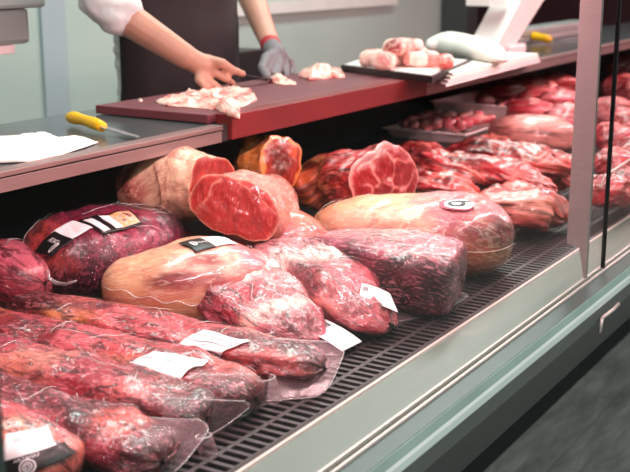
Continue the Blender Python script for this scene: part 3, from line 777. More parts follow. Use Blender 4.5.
# K: big fat piece with round sticker
tK, oK, _ = pack('vacuum_packed_beef_joint', 'big cream and pink packed joint with round white sticker and dark tied end',
    [(Z(320, 224, .86), .055, .05), (Z(360, 228, .876), .09, .068), (Z(415, 231, .880), .12, .080), (Z(470, 235, .880), .125, .082), (Z(514, 241, .870), .09, .07)], 18, '#d89c7c',
    [(.15, 0, .25, .5, '#dc9664'), (.45, .1, .2, .25, '#f0cb98'), (.4, .4, .25, .2, '#e4aa90'), (.62, -.1, .12, .3, '#d48a8a'), (.72, .2, .12, .3, '#b85c6c'), (.86, .15, .16, .5, '#8a3844'), (.92, .4, .14, .3, '#50181c'), (.88, -.2, .1, .3, '#c07c80'), (.78, .65, .22, .2, '#a8603e')],
    'fatcap', film=True, amp=.007, sc=9, amp2=.003, sc2=26, ne=2.6, dent=.012)
sf = Surf([oK], [(440, 210), (476, 212), (476, 200), (440, 198)])
ringpatch('sticker_rim', sf, .47, .45, 0, .5, .0045, M['redink'], tK, 1.0, 28)
ringpatch('sticker', sf, .53, .45, 0, .42, .0052, M['label'], tK, 1.0, 28)
ringpatch('sticker_logo', sf, .46, .42, .14, .26, .006, M['ink'], tK, 1.0, 24)
patch('sticker_logo_stroke', sf, .46, .85, .58, .68, .006, M['ink'], tK, 5, 1)
bv = sf.bvh
def wrapline(par, pix, bvh, r=.0006, mat='string'):
    PP = [bvh.ray_cast(CAM, ray(*q).normalized())[0] for q in pix]
    PP = [q + (CAM - q).normalized() * .002 for q in PP if q]
    if len(PP) > 2:
        bm = bmesh.new(); tube(bm, PP, r, 6); obj('string', bm, M[mat], par)
def arc(pts, n=30):
    P = [Vector((a, b_, 0)) for a, b_ in pts]; return [(crom(P, k / n).x, crom(P, k / n).y) for k in range(n + 1)]
wrapline(tK, arc([(432, 246), (470, 252), (500, 250), (518, 240), (522, 228), (516, 217)]), bv)
wrapline(tJ, arc([(352, 244), (380, 248), (420, 255), (445, 262)]), Surf([oJ], [(380, 270), (400, 270), (400, 260), (380, 260)]).bvh)

# fine pressed creases in the vacuum film of each pack
def creases(par, seed, n=9, spread=1.0):
    film = [c for c in par.children if c.name.startswith('vacuum_film')]
    if not film: return
    me = film[0].data; bv_ = BVHTree.FromPolygons([v.co.copy() for v in me.vertices], [list(p.vertices) for p in me.polygons])
    xs_ = [v.co.x for v in me.vertices]; ys_ = [v.co.y for v in me.vertices]
    rn = random.Random(seed); bm = bmesh.new(); made = 0
    for _ in range(n * 6):
        if made >= n: break
        cx_, cy_ = rn.uniform(min(xs_), max(xs_)), rn.uniform(min(ys_), max(ys_)); a_ = rn.uniform(0, math.pi); L_ = rn.uniform(.03, .09)
        PP = []
        for k in range(17):
            f = (k / 16 - .5) * L_
            h = bv_.ray_cast(Vector((cx_ + math.cos(a_) * f, cy_ + math.sin(a_) * f + .0012 * math.sin(k * .4), 1.3)), Vector((0, 0, -1)))
            if h[0] is None or h[1].z < .35: PP = []; break
            PP.append(h[0] + h[1] * .0006)
        if len(PP) == 17:
            tube(bm, PP, [.0002 + .0005 * math.sin(math.pi * k / 16) for k in range(17)], 5); made += 1
    if made: tag(obj('film_creases', bm, M['film_edge'], par), kind='stuff')
    else: bm.free()
for k_, (pk, n_) in enumerate(((tA, 8), (tB, 9), (tC, 6), (tD, 6), (tE, 14), (tL, 4), (tG, 18), (tH, 18), (tJ, 16), (tK, 14))): creases(pk, 90 + k_, n_)

# ------------------------------------------------------------------ back row of cut roasts
def roast(name, label, st, seed, base, spots, face_kw, mat='fatdry', floor=DZ, roll=0, **kw):
    c = st[-1][0]
    t = thing(name, label, 'meat', (c.x, c.y, min(s[0].z - s[2] for s in st)), 'cut roasts in the back row')
    o, rg = blob('fat_cap', st, M[mat], t, floor, (kw.pop('e0', .35), 0), seed=seed, base=base, spots=spots, roll=roll, **kw)
    cut_face(rg[1], t, M['cut'], seed=seed, **face_kw)
    return t, o
# M: cut roast, face toward viewer
roast('cut_beef_roast', 'boneless roast with oval red cut face toward the viewer',
    [(Y(280, 200, 1.45), .05, .045), (Y(265, 203, 1.37), .075, .055), (Y(238, 208, 1.26), .098, .058)], 21, '#b06858', [(.8, 0, .2, 1, '#c88070')],
    dict(rim='#f0c0aa', base='#c8403c', seeds=[(-.05, -.05), (1.15, .55), (-1.1, .9)], lw=.016, spots=[(.7, -.2, .16, '#c05048'), (-.55, -.3, .25, '#b83838')], rimw=.03, bulge=.006), floor=.86, roll=-.42, amp=.018, sc=9)
# N: fat covered roast
roast('fat_covered_roast', 'roast under speckled cream fat with red cut side, at left of the back row',
    [(Y(122, 194, 1.55), .05, .046), (Y(148, 188, 1.53), .09, .072), (Y(180, 186, 1.48), .10, .076), (Y(212, 188, 1.40), .092, .066)], 22, '#e0b496',
    [(.05, 0, .12, 1, '#a85c4e'), (.4, 0, .3, .3, '#ecccac'), (.45, -.45, .3, .2, '#dca488'), (.35, -.75, .3, .2, '#a85a4c')],
    dict(rim='#e8b094', base='#a8302a', spots=[(-.35, -.1, .4, '#8a1e1e'), (.5, .3, .25, '#c84c3c')], rimw=.03), floor=.84, amp=.018, sc=10, roll=-.25)
# O: roast with warm orange reflected light painted into its fat colour
roast('cut_beef_roast', 'small roast with fat painted in warm orange light and dark cut face, below the red board front',
    [(Y(242, 170, 1.58), .055, .045), (Y(258, 165, 1.54), .08, .06), (Y(282, 161, 1.46), .075, .066)], 23, '#dc8840',
    [(.5, 0, .3, .3, '#e4a04c')],
    dict(rim='#f0a060', base='#a83420', spots=[(.1, 0, .45, '#7a3424'), (-.5, .3, .2, '#d86a40')], rimw=.12), floor=.84, amp=.022, sc=10)
# L: bone-in shank, marbled face
tLs, oLs = roast('bone_in_beef_shank', 'bone in shank with marbled red cut end resting on the packed joints',
    [(Y(276, 192, 1.56), .035, .03), (Y(300, 186, 1.50), .07, .048), (Y(335, 182, 1.42), .105, .070), (Y(368, 180, 1.32), .125, .086), (Y(384, 179, 1.27), .125, .086)], 24, '#a8483e',
    [(.12, .1, .22, .8, '#c8a068'), (.42, .2, .16, .2, '#702418'), (.30, .4, .15, .2, '#dc7440'), (.5, -.15, .22, .2, '#b89058'), (.62, -.1, .16, .4, '#c03c40'), (.6, .4, .15, .2, '#d88c68'), (.85, .1, .2, .7, '#b82434')],
    dict(rim='#f0aca4', base='#a81626', seeds=[(-.45, .05), (.1, .3), (.55, .2), (.35, -.4), (-.2, -.65), (.75, .75), (-.5, .75), (.8, -.3), (-.85, -.5)], lw=.04, spots=[(0, 0, .07, '#e89a90')], rimw=.05, bulge=.012),
    'raw', floor=.84, roll=0.1, amp=.026, sc=9, e0=.3, amp2=.006, sc2=24)

# ------------------------------------------------------------------ skirt / flank pieces right of centre
def strip(label, pix, w, h, seed, base='#c42c3a', spots=((.3, .2, .15, .3, '#8a1420'), (.6, -.1, .12, .25, '#ee9088'), (.8, .3, .12, .3, '#e26a60')), name='flank_steak', group=None, mat='raw', floor=DZ, **kw):
    st = [(Z(a, b_, c), ww * w, ww * h) for a, b_, c, ww in pix]
    o, _ = blob(name, st, M[mat], None, floor, (.3, .3), 2.4, kw.get('amp', .008), kw.get('sc', 14), seed, base, spots, nr=110, ns=64, amp2=kw.get('amp2', .004), sc2=kw.get('sc2', 22), ridge=kw.get('ridge', .022), rsc=(4, 16), dent=.02)
    return tag(o, label, 'meat', group or {'flank_steak': 'red flank pieces heaped in the case', 'beef_piece': 'beef pieces in the far row', 'beef_joint': 'beef joints at the right border'}.get(name))
strip('ragged dark red flank piece heaped at the left end, under the small tray', [(392, 158, .87, .6), (410, 155, .875, 1), (432, 158, .87, 1), (455, 165, .86, .6)], .075, .04, 31, '#b02430')
strip('red flank strip sloping right, behind the marbled shank face', [(402, 170, .88, .7), (430, 166, .90, 1), (460, 172, .90, 1), (492, 184, .87, .6)], .07, .05, 32, '#c83442')
strip('bright red flank strip with pale sinew across the middle of the heap', [(425, 165, .90, .6), (455, 165, .91, 1), (495, 172, .90, 1), (530, 180, .89, .8), (556, 188, .87, .4)], .075, .04, 33, '#d04450')
strip('long pinkish red flank strip uppermost in the heap', [(440, 155, .90, .6), (475, 154, .91, 1), (515, 158, .91, 1), (548, 167, .9, .8), (572, 172, .88, .4)], .08, .045, 34, '#cc3c48')
strip('thin red strip lying below the heap toward the packed joint', [(395, 182, .87, .5), (420, 184, .88, .9), (450, 190, .88, .9), (480, 195, .86, .5)], .06, .045, 35, '#b82030')
strip('red flank end folded beside the steel upright', [(510, 152, .90, .6), (535, 158, .9, 1), (560, 170, .88, 1), (580, 182, .86, .6)], .07, .05, 36, '#c04048')
strip('dark red skirt piece deep in the heap beside the cut tray', [(462, 144, .88, .6), (485, 146, .88, 1), (508, 150, .88, .9)], .07, .045, 37, '#a01e2c')
strip('loose beef flap with fat seam in front of the heap', [(478, 206, .86, .5), (500, 203, .875, .9), (525, 206, .87, 1), (550, 212, .855, .9), (566, 220, .84, .5)], .11, .052, 38, '#c65a58',
      ((.3, -.1, .3, .3, '#d86a60'), (.5, .3, .2, .2, '#dc9484'), (.75, .35, .2, .25, '#cc8070'), (.85, 0, .15, .5, '#a84038')))
# pale roast
strip('pale pink round roast right of the small trays', [(500, 134, .88, .7), (520, 133, .9, 1), (552, 135, .9, 1), (578, 140, .88, .7)], .095, .062, 39, '#eaa29c', ((.5, 0, .3, .3, '#f4c0b8'), (.05, 0, .08, 1, '#802830')), 'pale_beef_roast', amp2=.003, amp=.004, ridge=.004)
# heap near worktop on the right
bgp = [((505, 92), 'dark red piece nearest under the worktop edge, right of the tray', '#8a1824', .08), ((530, 88), 'rounded red piece in the dim row under the worktop', '#a8242e', .08), ((552, 84), 'red lump in the dim row, left of the upright', '#b03036', .09),
       ((540, 100), 'pink lump lying in front of the dim row', '#c8505a', .09), ((560, 104), 'pink and red lump touching the upright from the left', '#d0606a', .09), ((530, 112), 'marbled lump beside the white tray rim', '#c04450', .07),
       ((566, 118), 'pale marbled lump above the pale roast', '#d87880', .08)]
for k, ((x_, y_), lb, c_, w_) in enumerate(bgp):
    strip(lb, [(x_ - 14, y_ + 2, .92, .6), (x_, y_, .94, 1), (x_ + 16, y_ + 3, .92, .7)], w_ * 1.1, .055, 50 + k, c_, name='beef_piece', mat='rawfar', ridge=.014)
rt = [((612, 112), 'pink joint right of the upright at mid height', '#de8488', .10, .06), ((625, 90), 'upper pink joint right of the black glass joint', '#d06a70', .12, .07), ((612, 138), 'red and pink joint between upright and black joint', '#cc4858', .09, .055),
      ((628, 128), 'crimson joint at the right border', '#c02c44', .09, .055), ((612, 165), 'red joint behind the clear divider', '#c23844', .08, .05), ((632, 152), 'pale pink joint at right border above the divider line', '#dc8890', .10, .05),
      ((606, 190), 'red cut low beside the upright', '#b83840', .06, .045), ((622, 66), 'orange red lump high at the right border', '#c44032', .12, .08), ((628, 180), 'brownish red cut beyond the divider at right border', '#9a3034', .07, .04)]
for k, ((x_, y_), lb, c_, w_, h_) in enumerate(rt):
    strip(lb, [(x_ - 18, y_ + 3, .87, .7), (x_, y_, .88, 1), (x_ + 20, y_ + 2, .87, .8)], w_, h_, 70 + k, c_, name='beef_joint', mat='rawfar', ridge=.012)

# ------------------------------------------------------------------ trays in the case
def tray(label, c, sx, sy, hgt, mat, rotz=0, name='meat_tray', flare=.02, z=DZ, cat='tray'):
    bm = bmesh.new(); R = Matrix.Rotation(rotz, 3, 'Z')
    def ring(a, b_, zz): return [bm.verts.new(Vector((c.x, c.y, 0)) + R @ Vector((sx_ * a, sy_ * b_, 0)) + Vector((0, 0, zz))) for sx_, sy_ in ((-1, -1), (1, -1), (1, 1), (-1, 1))]
    L = [ring(sx - flare, sy - flare, z), ring(sx, sy, z + hgt), ring(sx + .008, sy + .008, z + hgt), ring(sx + .008, sy + .008, z + hgt - .004), ]
    I = [ring(sx - .003, sy - .003, z + hgt), ring(sx - flare - .003, sy - flare - .003, z + .004)]
    def br(a, b_):
        for k in range(4): bm.faces.new((a[k], a[(k + 1) % 4], b_[(k + 1) % 4], b_[k]))
    br(L[0], L[1]); br(L[1], L[3]); br(L[3], L[2]); br(L[2], I[0]); br(I[0], I[1]); bm.faces.new(I[1]); bm.faces.new(L[0])
    bmesh.ops.recalc_face_normals(bm, faces=bm.faces)
    return tag(obj(name, bm, mat, None, False), label, cat)
def chunk(label, p, r, seed, base, group, mat='rawfar', name='diced_beef', squash=.75):
    rnd = random.Random(seed); a = rnd.uniform(0, 6.28); d = Vector((math.cos(a), math.sin(a), rnd.uniform(-.2, .2))) * r
    o, _ = blob(name, [(p - d, r * .7, r * squash * .8), (p, r * .85, r * squash), (p + d, r * .65, r * squash * .8)], M[mat], None, None, (.4, .4), 3.2, r * .25, .35 / r, seed, base, [(.5, rnd.uniform(-.6, .6), .3, .4, rnd.choice(['#f0b8ac', '#e88a88', '#8a1826']))], nr=18, ns=16)
    return tag(o, label, 'meat', group)
cA = Vector((3.61, 1.66, 0)); tray('low clear edged tray of diced beef under the worktop', cA, .18, .15, .035, M['traypink'], 0, z=DZ + .056)
rnd = random.Random(5)
for k in range(36):
    i, j = k % 6, k // 6
    p = Vector((cA.x - .13 + i * .05 + rnd.uniform(-.01, .01), cA.y - .11 + j * .042, DZ + .096 + rnd.uniform(0, .02)))
    chunk('cube of diced beef heaped in the low tray under the worktop', p, .022, 200 + k, rnd.choice(['#c43848', '#d86070', '#b02838', '#e08a8c']), 'diced beef in the low tray')
cB = Vector((4.09, 1.66, 0)); tray('white tray with a single dark lump, behind the diced beef', cB, .27, .16, .085, M['traypink'], 0, flare=.03, z=DZ + .056)
chunk('dark red lump inside the white tray', Vector((cB.x - .02, cB.y + .05, DZ + .115)), .04, 301, '#8c2430', None)
for k in range(9):
    p = Vector((cB.x + .02 + (k % 3) * .05, cB.y - .07 + (k // 3) * .035, DZ + .096 + rnd.uniform(0, .015)))
    chunk('small pink scrap in the front corner of the white tray', p, .026, 320 + k, rnd.choice(['#d86070', '#e89a98', '#c04050']), 'pink scraps in the white tray')

# ------------------------------------------------------------------ things on the worktop
WZ = 1.1022
def flatpatch(name, poly, z, thick, mat, label, cat, amp=.006, sc=14, seed=0, group=None, n=46):
    """crumpled flat sheet from a pixel outline at height z"""
    P = [Z(a, b_, z) for a, b_ in poly]; c = sum(P, Vector()) / len(P)
    bm = bmesh.new(); rings = []; m_ = len(P); sub = 6; sv = Vector((seed, 0, 0))
    outl = []
    for i in range(m_):
        for k in range(sub): outl.append(P[i].lerp(P[(i + 1) % m_], k / sub))
    K = 12; info = []
    for j in range(1, K + 1):
        f = j / K
        rings.append([])
        for p in outl:
            q = c.lerp(p, f); hh = thick * (1 - f ** 3) + max(0, (fbm(q * sc + sv, 4) + .35) * amp) * (1 - .5 * f ** 4)
            rings[-1].append(bm.verts.new((q.x, q.y, z + hh)))
    L = len(outl)
    cv = bm.verts.new((c.x, c.y, z + thick))
    for k in range(L): bm.faces.new((cv, rings[0][k], rings[0][(k + 1) % L]))
    for j in range(K - 1):
        for k in range(L): bm.faces.new((rings[j][k], rings[j + 1][k], rings[j + 1][(k + 1) % L], rings[j][(k + 1) % L]))
    bot = [bm.verts.new((v.co.x, v.co.y, z)) for v in rings[-1]]
    for k in range(L): bm.faces.new((rings[-1][k], bot[k], bot[(k + 1) % L], rings[-1][(k + 1) % L]))
    bm.faces.new(bot[::-1]); bmesh.ops.recalc_face_normals(bm, faces=bm.faces)
    pts = [v.co.copy() for v in bm.verts]
    o = obj(name, bm, mat)
    if mat.name.startswith('trim'):
        paint(o, [(0, 0, p) for p in pts], '#f0b4a4', [], Vector())
        ca = o.data.color_attributes['Col']
        for k, p in enumerate(pts):
            nn = noise.noise(p * 30 + sv) + .5 * noise.noise(p * 70)
            cc = Vector(lin('#f4d2c4')).lerp(Vector(lin('#d8645c')), min(1, max(0, nn * 1.4 + .35)))
            ca.data[k].color = (*cc, 1)
        setloc(o, [tuple(p) for p in pts])
    return tag(o, label, cat, group)
flatpatch('butcher_paper', [(-30, 160), (0, 163), (30, 162), (62, 155), (98, 143), (84, 139), (60, 140), (36, 134), (0, 136), (-30, 136)], WZ, .004, M['paper'], 'crumpled white paper sheet on the worktop at left', 'paper', .016, 12, 3)
bc = .1222 + 1.0
flatpatch('beef_trimming', [(156, 103), (168, 107), (190, 108), (215, 110), (228, 116), (240, 119), (240, 108), (257, 101), (252, 92), (238, 87), (222, 90), (206, 90), (190, 95), (176, 97), (158, 100)], bc, .007, M['trim'], 'ragged pale pink fat trimming at the front edge of the board', 'meat', .019, 24, 4)
flatpatch('beef_trimming', [(268, 82), (280, 85), (296, 85), (296, 82), (282, 79), (270, 78)], bc, .006, M['trim'], 'small strip of trimming under the gloved hand', 'meat', .012, 30, 5)
flatpatch('beef_trimming', [(298, 77), (310, 81), (326, 79), (345, 78), (342, 72), (322, 72), (305, 70)], bc, .012, M['trim'], 'little heap of trimmings right of the glove', 'meat', .022, 30, 6)
flatpatch('beef_trimming', [(138, 101), (141, 102), (143, 101), (142, 99.5), (139, 99.5)], bc, .004, M['trim'], 'tiny fleck of fat on the board by itself', 'meat', .003, 30, 7)

def knife(label, a, b_, tip, hr, hm, bmat, width):
    a, b_, tip = Vector(a), Vector(b_), Vector(tip)
    t = thing('knife', label, 'knife', b_)
    bm = bmesh.new(); n = 10
    pts = [a.lerp(b_, k / n) + Vector((0, 0, .003 * math.sin(k / n * 3.14))) for k in range(n + 1)]
    rr = [hr * q for q in (.75, 1.05, 1.1, 1.0, .92, .9, .95, 1.0, 1.0, .92, .8)]
    tube(bm, pts, rr, 12); obj('handle', bm, hm, t)
    d = (tip - b_).normalized(); s = d.cross(UPZ).normalized()
    bm = bmesh.new(); outl = []
    for k in range(9):
        f = k / 8; outl.append(b_.lerp(tip, f) + s * width * (.5 if f < .6 else .5 - .9 * (f - .6)) )
    for k in range(8, -1, -1):
        f = k / 8; outl.append(b_.lerp(tip, f) - s * width * .5 * (1 - max(0, f - .7) ** 1 * .6))
    top = [bm.verts.new(p + Vector((0, 0, .0012))) for p in outl]; bot = [bm.verts.new(p - Vector((0, 0, .0012))) for p in outl]
    bm.faces.new(top); bm.faces.new(bot[::-1]); L = len(outl)
    for k in range(L): bm.faces.new((top[k], bot[k], bot[(k + 1) % L], top[(k + 1) % L]))
    bmesh.ops.recalc_face_normals(bm, faces=bm.faces); obj('blade', bm, bmat, t, False)
    return t
knife('yellow handled boning knife lying on the worktop left of the board', Z(69, 117, WZ + .016), Z(103, 127, WZ + .014), Z(137, 137, WZ + .004), .013, M['yellow'], M['blade'], .018)

# black tray with pile on the board end
cT = Z(395, 77, 1.128)
def quadbox(name, c4, z0_, z1_, mat, parent=None):
    bm = bmesh.new(); lo = [bm.verts.new((p.x, p.y, z0_)) for p in c4]; hi = [bm.verts.new((p.x, p.y, z1_)) for p in c4]
    bm.faces.new(lo[::-1]); bm.faces.new(hi)
    for k in range(4): bm.faces.new((lo[k], lo[(k + 1) % 4], hi[(k + 1) % 4], hi[k]))
    bmesh.ops.recalc_face_normals(bm, faces=bm.faces)
    return obj(name, bm, mat, parent, False)
tr = thing('serving_tray', 'shallow dark edged tray with white bottom holding beef chunks', 'tray', Vector((3.45, 1.66, 1.1235)))
q = [Z(341, 71, 1.124), Z(432, 83, 1.124), Z(470, 66, 1.124), Z(380, 58, 1.124)]
quadbox('tray_body', q, 1.1235, 1.142, M['traydark'], tr)
cc = sum(q, Vector()) / 4; q2 = [cc.lerp(p, .95) for p in q]
quadbox('tray_liner', q2, 1.1421, 1.1445, M['white'], tr)
rnd = random.Random(9)
base_c = Z(403, 64, 1.15)
for k in range(20):
    a = rnd.uniform(0, 6.28); rr_ = .12 * math.sqrt(rnd.random())
    lay = 0 if k < 12 else 1
    p = Vector((base_c.x + math.cos(a) * rr_ * (1.15 if not lay else .6), base_c.y + math.sin(a) * rr_ * (.75 if not lay else .5), 1.168 + lay * .032))
    chunk('pale pink beef chunk heaped on the dark edged tray', p, .034, 400 + k, rnd.choice(['#f6d8cc', '#eeb8ac', '#f8e4d8', '#e29a90']), 'beef chunks on the serving tray', 'trim', 'beef_chunk')
chunk('red beef chunk at the right end of the serving tray', Z(445, 62, 1.168), .028, 450, '#d8564e', None, 'trim', 'beef_chunk')

# stacked pink-edged sheets / slab right of the tray
for k in range(4):
    q = [Z(432, 76, 1.12), Z(446, 88, 1.10), Z(540, 63, 1.10), Z(500, 56, 1.12)]
    c_ = sum(q, Vector()) / 4; q = [Vector((c_.x + (p.x - c_.x) * (1 - k * .03) + k * .008, c_.y + (p.y - c_.y) * (1 - k * .04), 0)) for p in q]
    tag(quadbox('paper_sheet_stack', q, 1.103 + k * .0085, 1.110 + k * .0085, M['paper'] if k > 1 else M['traypink']),
        ['pinkish paper bundle lowest in the stack right of the serving tray', 'pinkish paper bundle second from the bottom of the stack', 'white paper bundle third in the stack beside the tray', 'white paper bundle on top of the stack beside the tray'][k], 'paper', 'stacked paper bundles on the worktop')
# white rolled bag behind
o, _ = blob('rolled_white_bag', [(Z(428, 46, 1.16), .04, .03), (Z(450, 44, 1.165), .06, .042), (Z(480, 50, 1.165), .055, .036), (Z(505, 60, 1.15), .04, .02)], M['trim'], None, None, (.35, .35), 2.2, .004, 10, 60, '#f0ece4', [], nr=40, ns=32)
o.data.materials.clear(); o.data.materials.append(M['paper']); tag(o, 'puffy white bag lying behind the paper bundles', 'bag')
# slanted white equipment arm
ar = thing('equipment_stand', 'slanted white machine arm rising from the worktop behind the paper bundles', 'machine', Z(500, 50, 1.10))
bm = bmesh.new()
A1, A2, B1, B2 = Y(493, 52, 1.62), Y(512, 52, 1.62), Y(520, 0, 1.62), Y(545, 0, 1.62)
dirn = (B1 - A1).normalized()
for thk, mt, nm, sh in ((.05, M['white'], 'arm', 0),):
    bm = bmesh.new(); v4 = [A1, A2, B2 + (B2 - A2) * .5, B1 + (B1 - A1) * .5]; fr = [bm.verts.new(p) for p in v4]; bk = [bm.verts.new(p + Vector((.02, .12, 0))) for p in v4]
    bm.faces.new(fr); bm.faces.new(bk[::-1])
    for k in range(4): bm.faces.new((fr[k], bk[k], bk[(k + 1) % 4], fr[(k + 1) % 4]))
    bmesh.ops.recalc_face_normals(bm, faces=bm.faces); bmesh.ops.bevel(bm, geom=list(bm.edges), offset=.006, segments=2, affect='EDGES'); obj('arm', bm, mt, ar, False)
bm = bmesh.new(); p = Y(500, 3, 1.66); box(bm, p.x - .09, p.x + .06, p.y, p.y + .1, p.z - .01, p.z + .05, .004); obj('head', bm, M['white'], ar, False)
bm = bmesh.new(); p = Z(508, 52, 1.11); box(bm, p.x - .07, p.x + .09, p.y - .04, p.y + .1, 1.1022, 1.14, .01); obj('foot', bm, M['traypink'], ar, False)
# second yellow handled knife far right
knife('yellow handled knife far along the worktop by the red panel', Z(532, 36, 1.13), Z(550, 40, 1.12), Z(580, 47, 1.105), .018, M['yellow'], M['blade'], .02)
# rack of steel trays behind roll
for k in range(2):
    p = Z(455, 34, 1.12)
    tag(boxobj('steel_pan', (p.x - .25 + k * .03, p.x + .75, 1.78, 1.895, 1.1022 + k * .03, 1.13 + k * .03), M['grey'], None, .004), ['lower grey steel pan behind the white bag', 'upper grey steel pan behind the white bag'][k], 'pan')
# grey scale head hanging at top left
sc_ = thing('weighing_scale', 'grey weighing scale display at the top left corner', 'scale', Y(5, 45, 2.2))
p = Y(0, 46, 2.2); p2 = Y(29, 8, 2.2); p3 = Y(38, 8, 2.2)
bm = bmesh.new(); box(bm, p.x - .35, p2.x, 2.2, 2.34, p.z, p2.z, .012); obj('display_head', bm, M['grey'], sc_, False)
bm = bmesh.new(); box(bm, p.x - .35, p3.x, 2.17, 2.36, p2.z + .001, p2.z + .09, .01); obj('top_cover', bm, M['grey'], sc_, False)
bm = bmesh.new(); pl = Y(18, 49, 2.2); box(bm, p.x - .3, pl.x, 2.21, 2.33, pl.z - .012, p.z - .001, .003); obj('lower_rim', bm, M['traypink'], sc_, False)
bm = bmesh.new(); box(bm, p.x - .27, p.x - .2, 2.25, 2.3, 0, p.z - .013); obj('post', bm, M['grey'], sc_, False)
# wall rail and low black bin behind the worker
p = Y(245, 12, 3.385); p2 = Y(385, 4, 3.385)
tag(boxobj('wall_rail', (Y(225, 12, 3.385).x, p2.x + .1, 3.345, 3.4, p.z - .018, p.z + .045), M['white'], None, .004), 'white horizontal rail on the back wall right of the worker', 'rail')
a = Y(238, 52, 2.5); b2 = Y(259, 100, 2.5)
tag(boxobj('black_crate', (a.x, b2.x + .05, 2.5, 2.8, 0.0, a.z), M['traydark'], None, .006), 'black bin standing behind the worker beside the glove', 'bin')
a = Y(454, 0, 3.3); b2 = Y(472, 26, 3.3)
tag(boxobj('wall_column', (a.x, Y(464, 26, 3.3).x, 3.2, 3.39, 0, 2.9), M['panel'], None), 'narrow dark column against the back wall', 'column')

# ------------------------------------------------------------------ worker
def capsule(bm, a, b_, ra, rb, n=14):
    a, b_ = Vector(a), Vector(b_); d = (b_ - a).normalized()
    s = d.cross(UPZ);  s = s.normalized() if s.length > 1e-3 else Vector((1, 0, 0)); u_ = d.cross(s)
    prof = []
    for k in range(6): an = math.pi / 2 * (1 - k / 5); prof.append((a - d * ra * math.sin(an), ra * math.cos(an)))
    for k in range(1, 6): f = k / 6; prof.append((a.lerp(b_, f), ra + (rb - ra) * f))
    for k in range(6): an = math.pi / 2 * k / 5; prof.append((b_ + d * rb * math.sin(an), rb * math.cos(an)))
    rg = []
    for c, r in prof:
        if r < 1e-5: rg.append([bm.verts.new(c)]); continue
        rg.append([bm.verts.new(c + (s * math.cos(2 * math.pi * k / n) + u_ * math.sin(2 * math.pi * k / n)) * r) for k in range(n)])
    for A_, B_ in zip(rg, rg[1:]):
        for k in range(n):
            if len(A_) == 1: bm.faces.new((A_[0], B_[(k + 1) % n], B_[k]))
            elif len(B_) == 1: bm.faces.new((A_[k], A_[(k + 1) % n], B_[0]))
            else: bm.faces.new((A_[k], A_[(k + 1) % n], B_[(k + 1) % n], B_[k]))
def ellip(bm, c, rx, ry, rz, rot=0):
    r = bmesh.ops.create_icosphere(bm, subdivisions=3, radius=1)
    bmesh.ops.transform(bm, matrix=Matrix.Translation(c) @ Matrix.Rotation(rot, 4, 'Z') @ Matrix.Diagonal((rx, ry, rz, 1)), verts=r['verts'])
def remesh(bm, name, mat, parent, vox=.006, sm=6, disp=0):
    bmesh.ops.recalc_face_normals(bm, faces=bm.faces)
    me = bpy.data.meshes.new(name); bm.to_mesh(me); bm.free()
    o = bpy.data.objects.new(name, me); COL.objects.link(o)
    md = o.modifiers.new('r', 'REMESH'); md.mode = 'VOXEL'; md.voxel_size = vox
    md = o.modifiers.new('s', 'SMOOTH'); md.factor = .5; md.iterations = sm
    dg = bpy.context.evaluated_depsgraph_get(); me2 = bpy.data.meshes.new_from_object(o.evaluated_get(dg))
    bpy.data.objects.remove(o)
    return obj(name, me2, mat, parent)

TC = Vector((2.71, 2.16, 0))                      # standing position
face_dir = Vector((-.15, -1, 0)).normalized(); side = Vector((1, -.15, 0)).normalized()   # side = toward picture right
rot = math.atan2(side.y, side.x)
person = thing('person', 'person in white shirt and dark apron cutting meat with one gloved hand', 'person', (TC.x, TC.y, 0))
sh = 1.46
hipR, hipL = TC - side * .1 + Vector((0, 0, .92)), TC + side * .1 + Vector((0, 0, .92))
shR, shL = TC - side * .2 + Vector((0, 0, sh)), TC + side * .2 + Vector((0, 0, sh))
elR = Y(102, 2, 2.02); wrR = Y(186, 57, 1.84); 
elL = Y(246, -16, 2.12); wrL = Y(270, 44, 1.93)
bm = bmesh.new()
capsule(bm, TC + Vector((0, .02, .95)), TC + Vector((0, .02, 1.1)), .15, .14)
ellip(bm, TC + Vector((0, .02, 1.2)), .17, .11, .22, rot); ellip(bm, TC + Vector((0, .02, 1.36)), .19, .11, .16, rot)
capsule(bm, TC + Vector((0, 0, 1.45)), TC + face_dir * .04 + Vector((0, 0, 1.58)), .06, .055)
hc = TC + face_dir * .09 + Vector((0, 0, 1.68))
ellip(bm, hc, .078, .098, .118, rot)
capsule(bm, hc + face_dir * .09 + Vector((0, 0, .01)), hc + face_dir * .115 + Vector((0, 0, -.02)), .010, .016)     # nose
for s_ in (-1, 1): ellip(bm, hc + side * s_ * .078 + Vector((0, 0, -.005)), .012, .02, .03, rot)                       # ears
for a_, b_, ra, rb in ((shR, elR, .058, .050), (elR, wrR, .050, .033), (shL, elL, .056, .046), (elL, wrL, .048, .030)): capsule(bm, a_, b_, ra, rb)
for h_ in (hipR, hipL):
    kn = Vector((h_.x, h_.y - .02, .49)); an = Vector((h_.x, h_.y + .02, .08))
    capsule(bm, h_, kn, .085, .055); capsule(bm, kn, an, .055, .035); capsule(bm, an, an + face_dir * .16 + Vector((0, 0, -.03)), .04, .032)
